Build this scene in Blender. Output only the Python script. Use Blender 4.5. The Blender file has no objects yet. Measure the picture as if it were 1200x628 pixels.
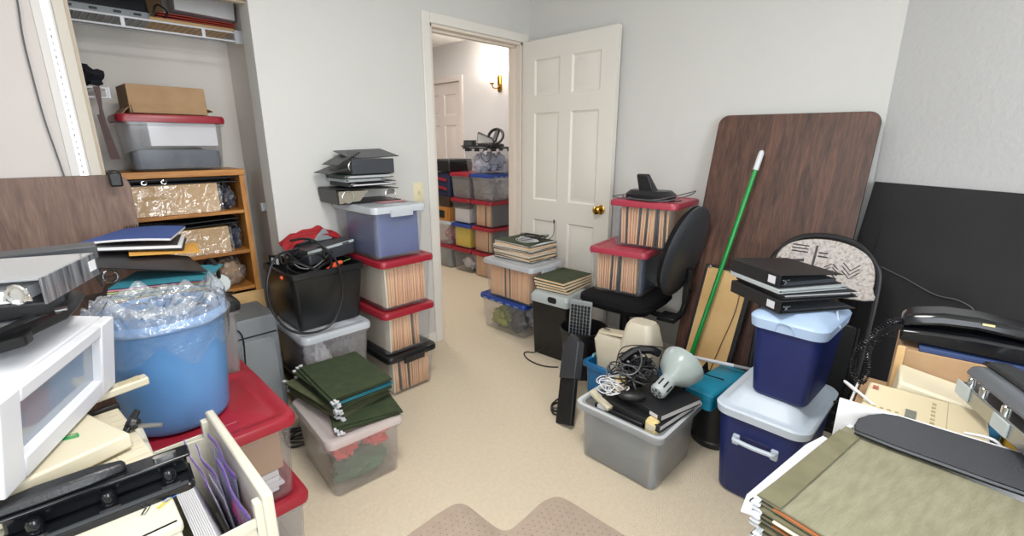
import bpy, math, random
from mathutils import Vector, Matrix, Euler, noise
random.seed(11)
PI = math.pi
scene = bpy.context.scene
COL = scene.collection

# ------------------------------------------------------------------ camera
F_PX, PITCH, YAW = 545.0, math.radians(15.0), math.radians(44.5)
CAM = Vector((-2.705, -2.479, 1.339))
_g = Vector((math.cos(YAW), math.sin(YAW), 0))
C_R = Vector((math.sin(YAW), -math.cos(YAW), 0))
C_F = _g * math.cos(PITCH) + Vector((0, 0, -math.sin(PITCH)))
C_U = C_R.cross(C_F)
cd = bpy.data.cameras.new('camera')
cd.sensor_fit = 'HORIZONTAL'
cd.sensor_width = 36.0
cd.lens = 36.0 * F_PX / 1200.0
cd.clip_start = 0.02
cam = bpy.data.objects.new('camera', cd)
COL.objects.link(cam)
cam.matrix_world = Matrix.Translation(CAM) @ Matrix((C_R, C_U, -C_F)).transposed().to_4x4()
scene.camera = cam

# ------------------------------------------------------------------ light
scene.view_settings.view_transform = 'Standard'
scene.view_settings.look = 'None'
scene.view_settings.gamma = 1.0
scene.view_settings.use_curve_mapping = False
scene.view_settings.exposure = EXPOSURE = -0.2
scene.cycles.transparent_max_bounces = 24
scene.cycles.max_bounces = 10
scene.cycles.diffuse_bounces = 6
w = bpy.data.worlds.new('daylight')
scene.world = w
w.use_nodes = True
w.node_tree.nodes['Background'].inputs[0].default_value = (0.80, 0.88, 1.0, 1)
w.node_tree.nodes['Background'].inputs[1].default_value = 1.0

def area(name, loc, target, sx, sy, power, color, shape='RECTANGLE'):
    l = bpy.data.lights.new(name, 'AREA')
    l.shape = shape
    l.size = sx
    if shape == 'RECTANGLE':
        l.size_y = sy
    l.energy = power
    l.color = color
    o = bpy.data.objects.new(name, l)
    COL.objects.link(o)
    o.location = loc
    o.rotation_euler = (Vector(target) - Vector(loc)).to_track_quat('-Z', 'Y').to_euler()
    return o
# added fill: area lights at two assumed windows and under both ceilings, all unseen
area("window_fill_near", (-2.475, -4.18, 1.52), (-2.475, 0, 1.2), 1.35, 1.3, 60, (0.91, 0.96, 1.0))
area("window_fill_side", (-3.78, -2.6, 1.57), (0, -2.6, 1.2), 1.2, 1.2, 27, (0.91, 0.96, 1.0))
area('ceiling_fill_light', (-2.10, -1.80, 2.37), (-2.10, -1.80, 0), 0.55, 0.55, 38, (1.0, 0.97, 0.93), 'DISK')
area('hall_fill_light', (-0.35, 1.5, 2.40), (-0.35, 1.5, 0), 0.5, 0.5, 26, (1.0, 0.93, 0.84), 'DISK')  # added to brighten the hallway; no ceiling fixture stands there

# ------------------------------------------------------------------ pixel helpers (a pixel gives a direction; z, x or y comes from what is touched)
def ray(x, y):
    return C_F + C_R * ((x - 600) / F_PX) - C_U * ((y - 314) / F_PX)
def G(x, y, z=0.0):
    d = ray(x, y); return CAM + d * ((z - CAM.z) / d.z)
def WY(x, y, Y=0.0):
    d = ray(x, y); return CAM + d * ((Y - CAM.y) / d.y)
def WX(x, y, X=0.0):
    d = ray(x, y); return CAM + d * ((X - CAM.x) / d.x)

# ------------------------------------------------------------------ materials
def lin(c):
    if isinstance(c, str):
        c = [int(c[i:i+2], 16) / 255 for i in (0, 2, 4)]
    return tuple((v / 12.92 if v <= 0.04045 else ((v + 0.055) / 1.055) ** 2.4) for v in c) + (1.0,)
MATS = {}
def mat(name, col, rough=0.5, metal=0.0, alpha=1.0, var=0.0, vscale=8.0, bump=0.0, bscale=60.0, col2=None, stretch=None, spec=0.5, emit=0.0, coat=0.0):
    """principled material with noise driven colour variation and relief"""
    if name in MATS:
        return MATS[name]
    m = bpy.data.materials.new(name)
    m.use_nodes = True
    nt = m.node_tree; nd = nt.nodes; lk = nt.links
    b = nd['Principled BSDF']
    b.inputs['Roughness'].default_value = rough
    b.inputs['Metallic'].default_value = metal
    b.inputs['Alpha'].default_value = alpha
    b.inputs['Specular IOR Level'].default_value = spec
    b.inputs['Coat Weight'].default_value = coat
    c = lin(col)
    b.inputs['Base Color'].default_value = c
    m.diffuse_color = c
    tc = nd.new('ShaderNodeTexCoord'); mp = nd.new('ShaderNodeMapping')
    lk.new(tc.outputs['Object'], mp.inputs[0])
    if stretch:
        mp.inputs['Scale'].default_value = stretch
    if var > 0 or col2 is not None:
        n = nd.new('ShaderNodeTexNoise'); n.inputs['Scale'].default_value = vscale; n.inputs['Detail'].default_value = 5
        lk.new(mp.outputs[0], n.inputs[0])
        r = nd.new('ShaderNodeValToRGB')
        r.color_ramp.elements[0].position = 0.33; r.color_ramp.elements[1].position = 0.67
        c2 = lin(col2) if col2 is not None else tuple(min(1, v * (1 + var)) for v in c[:3]) + (1,)
        c1 = c if col2 is not None else tuple(v * (1 - var) for v in c[:3]) + (1,)
        r.color_ramp.elements[0].color = c1; r.color_ramp.elements[1].color = c2
        lk.new(n.outputs['Fac'], r.inputs[0]); lk.new(r.outputs[0], b.inputs['Base Color'])
    if bump > 0:
        n2 = nd.new('ShaderNodeTexNoise'); n2.inputs['Scale'].default_value = bscale; n2.inputs['Detail'].default_value = 4
        lk.new(mp.outputs[0], n2.inputs[0])
        bp = nd.new('ShaderNodeBump'); bp.inputs['Strength'].default_value = bump; bp.inputs['Distance'].default_value = 0.01
        lk.new(n2.outputs['Fac'], bp.inputs['Height']); lk.new(bp.outputs[0], b.inputs['Normal'])
    if emit > 0:
        b.inputs['Emission Color'].default_value = c; b.inputs['Emission Strength'].default_value = emit
    MATS[name] = m
    return m

def plastic(name, col, dens, rough=0.25, gloss=0.5, bump=0.0, bscale=20):
    """see-through moulded plastic: clear share, tinted haze and a surface sheen"""
    m = bpy.data.materials.new(name); m.use_nodes = True
    nt = m.node_tree; nd = nt.nodes; lk = nt.links
    b = nd['Principled BSDF']; c = lin(col); b.inputs['Base Color'].default_value = c; b.inputs['Roughness'].default_value = rough
    m.diffuse_color = c
    n = nd.new('ShaderNodeTexNoise'); n.inputs['Scale'].default_value = 5
    tc = nd.new('ShaderNodeTexCoord'); lk.new(tc.outputs['Object'], n.inputs[0])
    mr = nd.new('ShaderNodeMapRange'); mr.inputs['To Min'].default_value = dens * 0.8; mr.inputs['To Max'].default_value = min(1, dens * 1.2)
    lk.new(n.outputs['Fac'], mr.inputs[0])
    tr = nd.new('ShaderNodeBsdfTransparent'); tr.inputs[0].default_value = (.97, .97, .975, 1)
    mx = nd.new('ShaderNodeMixShader'); lk.new(mr.outputs[0], mx.inputs[0]); lk.new(tr.outputs[0], mx.inputs[1]); lk.new(b.outputs[0], mx.inputs[2])
    gl = nd.new('ShaderNodeBsdfGlossy'); gl.inputs['Roughness'].default_value = rough
    lw = nd.new('ShaderNodeLayerWeight'); lw.inputs[0].default_value = 0.5
    pw = nd.new('ShaderNodeMath'); pw.operation = 'POWER'; pw.inputs[1].default_value = 4.0; lk.new(lw.outputs['Facing'], pw.inputs[0])
    ml = nd.new('ShaderNodeMath'); ml.operation = 'MULTIPLY_ADD'; ml.inputs[1].default_value = gloss; ml.inputs[2].default_value = 0.045 * gloss; lk.new(pw.outputs[0], ml.inputs[0])
    if bump > 0:
        n2 = nd.new('ShaderNodeTexNoise'); n2.inputs['Scale'].default_value = bscale; n2.inputs['Detail'].default_value = 3; n2.inputs['Distortion'].default_value = 1.0; lk.new(tc.outputs['Object'], n2.inputs[0])
        bp = nd.new('ShaderNodeBump'); bp.inputs['Strength'].default_value = bump; bp.inputs['Distance'].default_value = 0.02; lk.new(n2.outputs['Fac'], bp.inputs['Height'])
        lk.new(bp.outputs[0], gl.inputs['Normal']); lk.new(bp.outputs[0], b.inputs['Normal'])
    m2 = nd.new('ShaderNodeMixShader'); lk.new(ml.outputs[0], m2.inputs[0]); lk.new(mx.outputs[0], m2.inputs[1]); lk.new(gl.outputs[0], m2.inputs[2])
    lk.new(m2.outputs[0], nd['Material Output'].inputs[0])
    MATS[name] = m
    return m

def wood(name, dark, mid, light, scale=1.0, axis='Z', rough=0.35):
    m = bpy.data.materials.new(name); m.use_nodes = True
    nt = m.node_tree; nd = nt.nodes; lk = nt.links; b = nd['Principled BSDF']
    b.inputs['Roughness'].default_value = rough
    tc = nd.new('ShaderNodeTexCoord'); mp = nd.new('ShaderNodeMapping'); lk.new(tc.outputs['Object'], mp.inputs[0])
    s = [9 * scale] * 3; s['XYZ'.index(axis)] = 0.9 * scale
    mp.inputs['Scale'].default_value = s
    n = nd.new('ShaderNodeTexNoise'); n.inputs['Scale'].default_value = 1.3; n.inputs['Detail'].default_value = 8; n.inputs['Roughness'].default_value = 0.62; n.inputs['Distortion'].default_value = 1.1
    lk.new(mp.outputs[0], n.inputs[0])
    n2 = nd.new('ShaderNodeTexNoise'); n2.inputs['Scale'].default_value = 9; n2.inputs['Detail'].default_value = 3
    lk.new(mp.outputs[0], n2.inputs[0])
    mx = nd.new('ShaderNodeMix'); mx.data_type = 'FLOAT'; mx.inputs[0].default_value = 0.3
    lk.new(n.outputs['Fac'], mx.inputs[2]); lk.new(n2.outputs['Fac'], mx.inputs[3])
    r = nd.new('ShaderNodeValToRGB'); e = r.color_ramp.elements
    e[0].position = 0.34; e[0].color = lin(dark); e[1].position = 0.68; e[1].color = lin(light)
    k = e.new(0.5); k.color = lin(mid)
    lk.new(mx.outputs[0], r.inputs[0]); lk.new(r.outputs[0], b.inputs['Base Color'])
    bp = nd.new('ShaderNodeBump'); bp.inputs['Strength'].default_value = 0.06
    lk.new(n2.outputs['Fac'], bp.inputs['Height']); lk.new(bp.outputs[0], b.inputs['Normal'])
    MATS[name] = m
    return m

M_WALL = mat('wall_paint', 'CCCCC9', 0.75, var=0.012, vscale=2, bump=0.10, bscale=70)
M_WALLT = mat('wall_paint_textured', 'C6C7C9', 0.6, var=0.012, vscale=2, bump=0.22, bscale=48)
M_CEIL = mat('ceiling_paint', 'ECECE8', 0.9, bump=0.1, bscale=60)
M_TRIM = mat('trim_paint', 'DEDBD5', 0.4, var=0.01)
M_DOOR = mat('door_paint', 'DDDAD3', 0.42, var=0.012, vscale=3)
M_HALLDOOR = mat('hall_door_paint', 'E4DCDA', 0.45, var=0.01)
M_CARPET = mat('carpet', 'EDDDC3', 0.95, col2='F2E4CD', vscale=60, bump=0.9, bscale=330, spec=0.1)
M_MAT = mat('chair_mat_plastic', 'B19F90', 0.5, var=0.05, vscale=30, spec=0.4)
M_SPIKE = mat('chair_mat_stud', '7E6C5E', 0.5, var=0.05)
M_TABLE = wood('walnut_laminate', '2C1C17', '4F342A', '704C3C', 1.9, 'Z', 0.5)
M_TABLE2 = wood('walnut_laminate_pale', '584138', '70564A', '876C5E', 2.2, 'Z', 0.5)
M_OAK = wood('oak_stain', '8F5A26', 'B47A3C', 'CB9450', 1.5, 'Z', 0.45)
M_CORK = mat('tan_board', 'C9A06A', 0.8, col2='D9B680', vscale=5, bump=0.1)
M_KRAFT = mat('cardboard', '9E7F5E', 0.85, col2='A98B6A', vscale=12, bump=0.08, bscale=120)
M_KRAFTP = mat('pale_cardboard', 'BF9C6C', 0.75, col2='CCAA7A', vscale=7, bump=0.1, bscale=40)
M_FILM = plastic('plastic_film', 'F4F4F6', 0.07, 0.10, 2.2, 1.0, 14)
M_FILM2 = plastic('crumpled_film', 'E8E8EC', 0.10, 0.10, 2.0, 1.0, 26)
M_LINER = plastic('bin_liner_film', 'DDE6EE', 0.22, 0.10, 1.6, 0.9, 22)
M_CLEAR = plastic('clear_plastic', 'DDE0E6', 0.055, 0.2, 0.5)
M_CLEARM = plastic('milky_plastic', 'D0CED0', 0.17, 0.3, 0.5)
M_CLEARG = plastic('grey_clear_plastic', 'AEB5BC', 0.46, 0.3, 0.5)
M_LIDW = plastic('white_clear_lid', 'CDD3DB', 0.72, 0.3, 0.5)
M_LIDP = plastic('milky_pink_lid', 'DCD2D0', 0.55, 0.3, 0.5)
M_RED = mat('red_plastic', '94202F', 0.32, var=0.06, vscale=4)
M_REDB = mat('bright_red_plastic', 'A63A4C', 0.32, var=0.05, vscale=4)
M_BLUELID = mat('blue_lid_plastic', '1D3F8C', 0.35, var=0.06)
M_BLACKLID = mat('black_lid_plastic', '191A1C', 0.35, var=0.1)
M_BLACK = mat('black_plastic', '17181A', 0.42, var=0.12, bump=0.05)
M_BLACKG = mat('glossy_black_plastic', '131418', 0.14, var=0.1)
M_BLACKV = mat('black_vinyl', '1F2023', 0.38, var=0.12, bump=0.12, bscale=180)
M_BLACKF = mat('black_fabric', '131316', 0.9, var=0.2, bump=0.4, bscale=260, spec=0.2)
M_DGREY = mat('dark_grey_plastic', '34373C', 0.4, var=0.08)
M_GREY = mat('grey_plastic', '8B9094', 0.45, var=0.05)
M_LGREY = mat('light_grey_plastic', 'AEB6B8', 0.45, var=0.04)
M_GREYGREEN = mat('grey_green_enamel', 'A3AFAE', 0.28, var=0.03)
M_CHROME = mat('chrome', 'D5D5D5', 0.18, metal=1.0)
M_STEEL = mat('satin_steel', 'B5B6B5', 0.32, metal=1.0, var=0.04)
M_BRASS = mat('brass', 'B58B3E', 0.2, metal=1.0)
M_WHITE = mat('white_plastic', 'D3D5DB', 0.38, var=0.015)
M_PAPER = mat('white_paper', 'DDDDE0', 0.85, var=0.015)
M_CREAM = mat('cream_plastic', 'CDC5AE', 0.45, var=0.025)
M_BEIGE = mat('beige_enamel', 'CECABA', 0.4, var=0.02)
M_MANILA = mat('manila', 'E6B98C', 0.8, col2='F2CFA6', vscale=6)
M_MANILA2 = mat('manila_rose', 'E0AC84', 0.8, col2='ECC29E', vscale=6)
M_MANILAP = mat('manila_pale', 'EADFC9', 0.8, var=0.03)
M_HANG = mat('dark_hanging_card', '3B3F46', 0.8, var=0.1)
M_GREEN = mat('dark_green_card', '2C3722', 0.75, col2='38442A', vscale=26, bump=0.15, bscale=150)
M_OLIVE = mat('olive_card', '4C5138', 0.75, col2='5B5F44', vscale=26, bump=0.15, bscale=150)
M_SAGE = mat('sage_card', '77745E', 0.75, col2='86836D', vscale=18, bump=0.2, bscale=90, stretch=(1, 5, 1))
M_SAGED = mat('sage_card_dark', '605D45', 0.7, col2='6E6B52', vscale=18)
M_TEALC = mat('teal_card', '2C7A8C', 0.7, var=0.05)
M_COOLER = mat('navy_cooler_plastic', '10225F', 0.4, var=0.08, vscale=10)
M_COOLW = mat('cooler_lid_plastic', 'C3D0DE', 0.42, var=0.02)
M_COOLB = mat('pale_blue_lid_plastic', 'AEC6E6', 0.42, var=0.02)
M_BIN = mat('blue_bin_plastic', '5B8EC4', 0.36, var=0.03, vscale=5)
M_BLUEC = mat('blue_paper', '3F5796', 0.7, var=0.05)
M_BLUEBOX = mat('blue_tub_plastic', '1F6FA8', 0.4, var=0.05)
M_TEAL = mat('teal_plastic', '1382A2', 0.42, var=0.05)
M_POLE = mat('green_pole_enamel', '128A3C', 0.25, var=0.04)
M_CABLE = mat('black_cable', '1B1C1E', 0.4, var=0.1)
M_CABLEW = mat('white_cable', 'D9D9DC', 0.4, var=0.03)
M_CABLEG = mat('grey_cable', '55565A', 0.4, var=0.05)
M_YELLOW = mat('yellow_paper', 'E0C52C', 0.7, var=0.04)
M_ORANGE = mat('orange_plastic', 'D9532A', 0.45, var=0.06)
M_REDCLOTH = mat('red_cloth', 'A01A24', 0.7, var=0.12, bump=0.3, bscale=40)
M_GLASSD = mat('smoked_window', '8E9AA6', 0.08, alpha=0.55)
M_LAMPGLASS = mat('lamp_glass', 'FFF4E2', 0.4, emit=9.0)
M_BOARD = mat('black_paperboard', '232326', 0.62, col2='2B2B2E', vscale=3, bump=0.12, bscale=14)
M_PURPLE = mat('purple_zip', '6F3FA8', 0.3, var=0.05)
M_MAGENTA = mat('magenta_plastic', 'C01E86', 0.35, var=0.05)
M_DARKCLOTH = mat('dark_grey_fabric', '454B55', 0.7, col2='5B616C', vscale=12, bump=0.4, bscale=30)
M_WHITECLOTH = mat('white_fabric', 'DEDDE2', 0.8, var=0.04, bump=0.4, bscale=25)
M_NAVYCLOTH = mat('navy_fabric', '14161F', 0.85, var=0.2, bump=0.5, bscale=40)
M_BROWNL = mat('brown_leather', '431713', 0.5, var=0.1)
M_AMBER = mat('amber_paper', 'D9A048', 0.7, var=0.05)
M_PINK = mat('pink_paper', 'D98CA8', 0.8, var=0.04)
M_LIME = mat('lime_paper', 'BFCF8C', 0.8, var=0.04)
M_CREAMY = mat('pale_yellow_plastic', 'E6CF92', 0.45, var=0.03)
M_CANDY = mat('green_cloth', '2E6A48', 0.7, var=0.1)

# ------------------------------------------------------------------ mesh builder
class MB:
    def __init__(s):
        s.v = []; s.f = []
    def add(s, vs, fs, M=None):
        o = len(s.v)
        for p in vs:
            p = Vector(p)
            s.v.append(M @ p if M is not None else p)
        for q in fs:
            s.f.append([i + o for i in q])
        return s
    def box(s, c, d, M=None):
        x, y, z = c; a, b, e = d[0] / 2, d[1] / 2, d[2] / 2
        vs = [(x + i * a, y + j * b, z + k * e) for k in (-1, 1) for j in (-1, 1) for i in (-1, 1)]
        return s.add(vs, [(0, 2, 3, 1), (4, 5, 7, 6), (0, 1, 5, 4), (2, 6, 7, 3), (0, 4, 6, 2), (1, 3, 7, 5)], M)
    def bb(s, a, b, M=None):
        return s.box([(a[i] + b[i]) / 2 for i in range(3)], [abs(b[i] - a[i]) for i in range(3)], M)
    def loft(s, rings, cap0=True, cap1=True, M=None, closed=True):
        n = len(rings[0]); vs = [p for r in rings for p in r]; fs = []
        for k in range(len(rings) - 1):
            for i in range(n if closed else n - 1):
                j = (i + 1) % n
                fs.append((k * n + i, k * n + j, (k + 1) * n + j, (k + 1) * n + i))
        if cap0: fs.append(tuple(reversed(range(n))))
        if cap1: fs.append(tuple(range((len(rings) - 1) * n, len(rings) * n)))
        return s.add(vs, fs, M)
    def rloft(s, spec, cap0=True, cap1=True, M=None, n=4):
        """spec rows: z, half x, half y, corner radius [, cx, cy]"""
        return s.loft([rr(*q, n=n) for q in spec], cap0, cap1, M)
    def lathe(s, prof, n=24, M=None, cap0=False, cap1=False):
        return s.loft([[(r * math.cos(2 * PI * i / n), r * math.sin(2 * PI * i / n), z) for i in range(n)] for r, z in prof], cap0, cap1, M)
    def prism(s, poly, z0, z1, M=None):
        return s.loft([[(x, y, z0) for x, y in poly], [(x, y, z1) for x, y in poly]], True, True, M)
    def tube(s, pts, r, n=6, closed=False, M=None):
        pts = [Vector(p) for p in pts]; rings = []
        up = Vector((0.13, 0.27, 0.95)); N = len(pts)
        rad = r if isinstance(r, (list, tuple)) else [r] * N
        prev = None
        for i, p in enumerate(pts):
            t = (pts[(i + 1) % N] - pts[i - 1]) if closed else (pts[min(i + 1, N - 1)] - pts[max(i - 1, 0)])
            if t.length < 1e-9: t = Vector((0, 0, 1))
            t.normalize()
            a = (prev - t * prev.dot(t)) if prev is not None else t.cross(up)
            if a.length < 1e-6: a = t.cross(Vector((1, 0, 0)))
            a.normalize(); b = t.cross(a); prev = a
            rings.append([p + a * (rad[i] * math.cos(2 * PI * k / n)) + b * (rad[i] * math.sin(2 * PI * k / n)) for k in range(n)])
        if closed:
            rings.append(rings[0])
            return s.loft(rings, False, False, M)
        return s.loft(rings, True, True, M)
    def sheet(s, fn, nu, nv, t=0.0, M=None):
        """surface from fn(u, v), given thickness t along its normal"""
        P = [[Vector(fn(i / nu, j / nv)) for j in range(nv + 1)] for i in range(nu + 1)]
        def nrm(i, j):
            a = P[min(i + 1, nu)][j] - P[max(i - 1, 0)][j]; b = P[i][min(j + 1, nv)] - P[i][max(j - 1, 0)]
            q = a.cross(b)
            return q.normalized() if q.length > 1e-12 else Vector((0, 0, 1))
        m = nv + 1
        vs = [P[i][j] for i in range(nu + 1) for j in range(m)]
        fs = [(i * m + j, (i + 1) * m + j, (i + 1) * m + j + 1, i * m + j + 1) for i in range(nu) for j in range(nv)]
        if t > 0:
            o = len(vs)
            vs += [P[i][j] - nrm(i, j) * t for i in range(nu + 1) for j in range(m)]
            fs += [tuple(o + k for k in reversed(q)) for q in fs]
            edge = [(i * m) for i in range(nu + 1)] + [nu * m + j for j in range(1, m)] + [i * m + nv for i in range(nu - 1, -1, -1)] + [j for j in range(nv - 1, 0, -1)]
            for k in range(len(edge)):
                a, b = edge[k], edge[(k + 1) % len(edge)]
                fs.append((b, a, o + a, o + b))
        return s.add(vs, fs, M)
    def blob(s, c, d, amp=0.15, freq=3.0, seed=0, nu=22, nv=14, M=None, flat=False):
        rows = []
        for j in range(nv + 1):
            th = PI * j / nv; row = []
            for i in range(nu):
                ph = 2 * PI * i / nu
                p = Vector((math.sin(th) * math.cos(ph), math.sin(th) * math.sin(ph), math.cos(th)))
                q = p * (1 + amp * noise.turbulence(p * freq + Vector((seed * 3.1, seed, -seed)), 3, False) * 1.6 - amp * 0.5)
                z = q.z * d[2] / 2
                if flat and z < -d[2] * 0.38: z = -d[2] * 0.38
                row.append((c[0] + q.x * d[0] / 2, c[1] + q.y * d[1] / 2, c[2] + z))
            rows.append(row)
        rows.reverse()
        return s.loft(rows, True, True, M)
    def fit(s, c, d):
        """rescale so that the bounding box has size d, centred on c in x and y and standing on c.z"""
        lo = [min(p[i] for p in s.v) for i in range(3)]; hi = [max(p[i] for p in s.v) for i in range(3)]
        for p in s.v:
            for i in range(3):
                k = (p[i] - lo[i]) / (hi[i] - lo[i])
                p[i] = c[i] + (k * d[i] if i == 2 else (k - .5) * d[i])
        return s
    def mesh(s, name, mtl, sharp=35, smooth=True):
        me = bpy.data.meshes.new(name)
        me.from_pydata([tuple(p) for p in s.v], [], s.f)
        me.update()
        if mtl is not None: me.materials.append(mtl)
        if smooth:
            me.polygons.foreach_set('use_smooth', [True] * len(me.polygons))
            me.set_sharp_from_angle(angle=math.radians(sharp))
        return me
    def obj(s, name, mtl, parent=None, bevel=0.0, seg=2, sharp=35, M=None):
        o = bpy.data.objects.new(name, s.mesh(name, mtl, sharp))
        COL.objects.link(o)
        if parent is not None: o.parent = parent
        if M is not None: o.matrix_local = M
        if bevel > 0:
            bm = o.modifiers.new('soft_edges', 'BEVEL'); bm.width = bevel; bm.segments = seg
            bm.limit_method = 'ANGLE'; bm.angle_limit = math.radians(40); bm.harden_normals = False
        return o

def rr(z, hx, hy, r, cx=0.0, cy=0.0, n=4):
    r = max(1e-4, min(r, hx * 0.999, hy * 0.999)); P = []
    for sx, sy, a0 in ((1, 1, 0), (-1, 1, 90), (-1, -1, 180), (1, -1, 270)):
        for k in range(n + 1):
            a = math.radians(a0 + 90 * k / n)
            P.append((cx + sx * (hx - r) + r * math.cos(a), cy + sy * (hy - r) + r * math.sin(a), z))
    return P
def rpoly(hx, hy, r, n=4, cx=0, cy=0):
    return [(p[0], p[1]) for p in rr(0, hx, hy, r, cx, cy, n)]
def spline(pts, sub=8, closed=False):
    pts = [Vector(p) for p in pts]; N = len(pts); out = []
    for i in range(N if closed else N - 1):
        p0 = pts[(i - 1) % N] if (closed or i > 0) else pts[0]
        p1 = pts[i]; p2 = pts[(i + 1) % N]
        p3 = pts[(i + 2) % N] if (closed or i + 2 < N) else pts[-1]
        for k in range(sub):
            t = k / sub
            out.append(0.5 * ((2 * p1) + (p2 - p0) * t + (2 * p0 - 5 * p1 + 4 * p2 - p3) * t * t + (3 * p1 - p0 - 3 * p2 + p3) * t ** 3))
    if not closed: out.append(pts[-1])
    return out
def T(x, y, z): return Matrix.Translation((x, y, z))
def R(a, ax): return Matrix.Rotation(math.radians(a), 4, ax)
def frame(o, x, z=(0, 0, 1)):
    """matrix with origin o, local x along x, local z near z"""
    x = Vector(x).normalized(); z = Vector(z); y = z.cross(x).normalized(); z = x.cross(y)
    return Matrix.Translation(o) @ Matrix((x, y, z)).transposed().to_4x4()

def tag(o, label, cat, group=None, kind=None):
    o['label'] = label; o['category'] = cat
    if group: o['group'] = group
    if kind: o['kind'] = kind
    return o
def thing(name, label, cat, M=None, group=None):
    o = bpy.data.objects.new(name, None); COL.objects.link(o)
    o.empty_display_size = 0.05
    if M is not None: o.matrix_world = M
    return tag(o, label, cat, group)
def struct(o):
    o['kind'] = 'structure'; return o

# ================================================================== the room shell
H_C = 2.44
mb = MB(); mb.bb((-3.9, -4.3, -0.05), (1.0, 5.1, 0.0)); struct(mb.obj('floor', M_CARPET))
mb = MB(); mb.bb((-3.9, -4.3, H_C), (1.0, 5.1, H_C + 0.05)); struct(mb.obj('ceiling', M_CEIL))
DX0, DX1, DH = -0.885, -0.078, 2.03           # doorway in the far wall
CX1, CH = -1.878, 1.972                       # closet opening: right jamb, head
mb = MB()
for a, b in (((CX1, 0, 0), (DX0, 0.12, H_C)), ((DX0, 0, DH), (DX1, 0.12, H_C)), ((DX1, 0, 0), (0.1, 0.12, H_C)),
             ((-3.6, 0, CH), (CX1, 0.12, H_C)), ((-3.9, 0, 0), (-3.6, 0.12, H_C))):
    mb.bb(a, b)
struct(mb.obj('wall_left', M_WALL))
mb = MB(); mb.bb((0, -2.145, 0), (0.1, 0.0, H_C)); struct(mb.obj('wall_right', M_WALL))
AD = Vector((-0.545, -0.839, 0)); AN = Vector((-0.839, 0.545, 0))
AP = Vector((0, -2.145, 0)); AE = AP + AD * 2.56
mb = MB(); mb.prism([(AP.x, AP.y), (AP.x + 0.1, AP.y), (AE.x + 0.1, AE.y), (AE.x, AE.y)], 0, H_C); struct(mb.obj('wall_angled', M_WALLT))
mb = MB()   # wall behind the camera with its window opening
for a, b in (((-3.9, -4.3, 0), (-3.2, -4.2, H_C)), ((-1.75, -4.3, 0), (-1.2, -4.2, H_C)), ((-3.2, -4.3, 0), (-1.75, -4.2, 0.85)), ((-3.2, -4.3, 2.2), (-1.75, -4.2, H_C))):
    mb.bb(a, b)
struct(mb.obj('wall_near', M_WALL))
mb = MB()
for a, b in (((-3.9, -4.2, 0), (-3.8, -3.25, H_C)), ((-3.9, -1.95, 0), (-3.8, 0, H_C)), ((-3.9, -3.25, 0), (-3.8, -1.95, 0.95)), ((-3.9, -3.25, 2.2), (-3.8, -1.95, H_C))):
    mb.bb(a, b)
struct(mb.obj('wall_side', M_WALL))
for i, (a, b, ax) in enumerate((((-3.2, -4.27, 0.85), (-1.75, -4.23, 2.2), 0), ((-3.87, -3.25, 0.95), (-3.83, -1.95, 2.2), 1))):
    mb = MB(); t = 0.05
    lo, hi = a[ax], b[ax]
    def seg(u0, u1, z0, z1):
        p = list(a); q = list(b); p[ax], q[ax], p[2], q[2] = u0, u1, z0, z1; mb.bb(p, q)
    seg(lo, lo + t, a[2], b[2]); seg(hi - t, hi, a[2], b[2]); seg(lo, hi, a[2], a[2] + t); seg(lo, hi, b[2] - t, b[2]); seg((lo + hi) / 2 - t / 2, (lo + hi) / 2 + t / 2, a[2], b[2])
    struct(mb.obj('window_%d' % (i + 1), M_TRIM))
# closet
mb = MB(); mb.bb((-3.9, 0.60, 0), (-1.72, 0.70, H_C)); struct(mb.obj('wall_closet_back', mat('closet_wall_lightened', 'DBD7D1', 0.75, bump=0.1)))  # same wall paint, lightened in colour to offset the dim closet light
mb = MB(); mb.bb((-1.815, 0.12, 0), (-1.72, 0.60, H_C)); struct(mb.obj('wall_closet_side', MATS['closet_wall_lightened']))
mb = MB(); mb.bb((-3.9, 0.12, 0), (-3.7, 0.60, H_C)); struct(mb.obj('wall_closet_end', M_WALL))
mb = MB(); mb.bb((-3.6, -0.012, CH - 0.012), (CX1 + 0.0, 0.10, CH + 0.045)); mb.bb((-3.6, 0.03, CH - 0.02), (CX1, 0.06, CH - 0.012))
struct(mb.obj('trim_3', mat('track_wood', 'C9BBA8', 0.5, var=0.05), bevel=0.003))
# hall
mb = MB()
HX = 0.93; HD0, HD1 = 1.93, 2.70
for a, b in (((HX, -0.1, 0), (HX + 0.12, HD0, H_C)), ((HX, HD0, 2.03), (HX + 0.12, HD1, H_C)), ((HX, HD1, 0), (HX + 0.12, 5.1, H_C))):
    mb.bb(a, b)
struct(mb.obj('wall_hall', mat('hall_paint', 'DEDDE0', 0.75, bump=0.1)))
mb = MB(); mb.bb((-1.75, 5.0, 0), (1.0, 5.1, H_C)); struct(mb.obj('wall_hall_end', MATS['hall_paint']))
mb = MB(); mb.bb((-1.75, 0.70, 0), (-1.65, 5.0, H_C)); struct(mb.obj('wall_hall_far', MATS['hall_paint']))
mb = MB(); mb.bb((0.0, 0.0, 0), (0.93, 0.12, H_C)); struct(mb.obj('wall_hall_near', MATS['hall_paint']))

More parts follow.
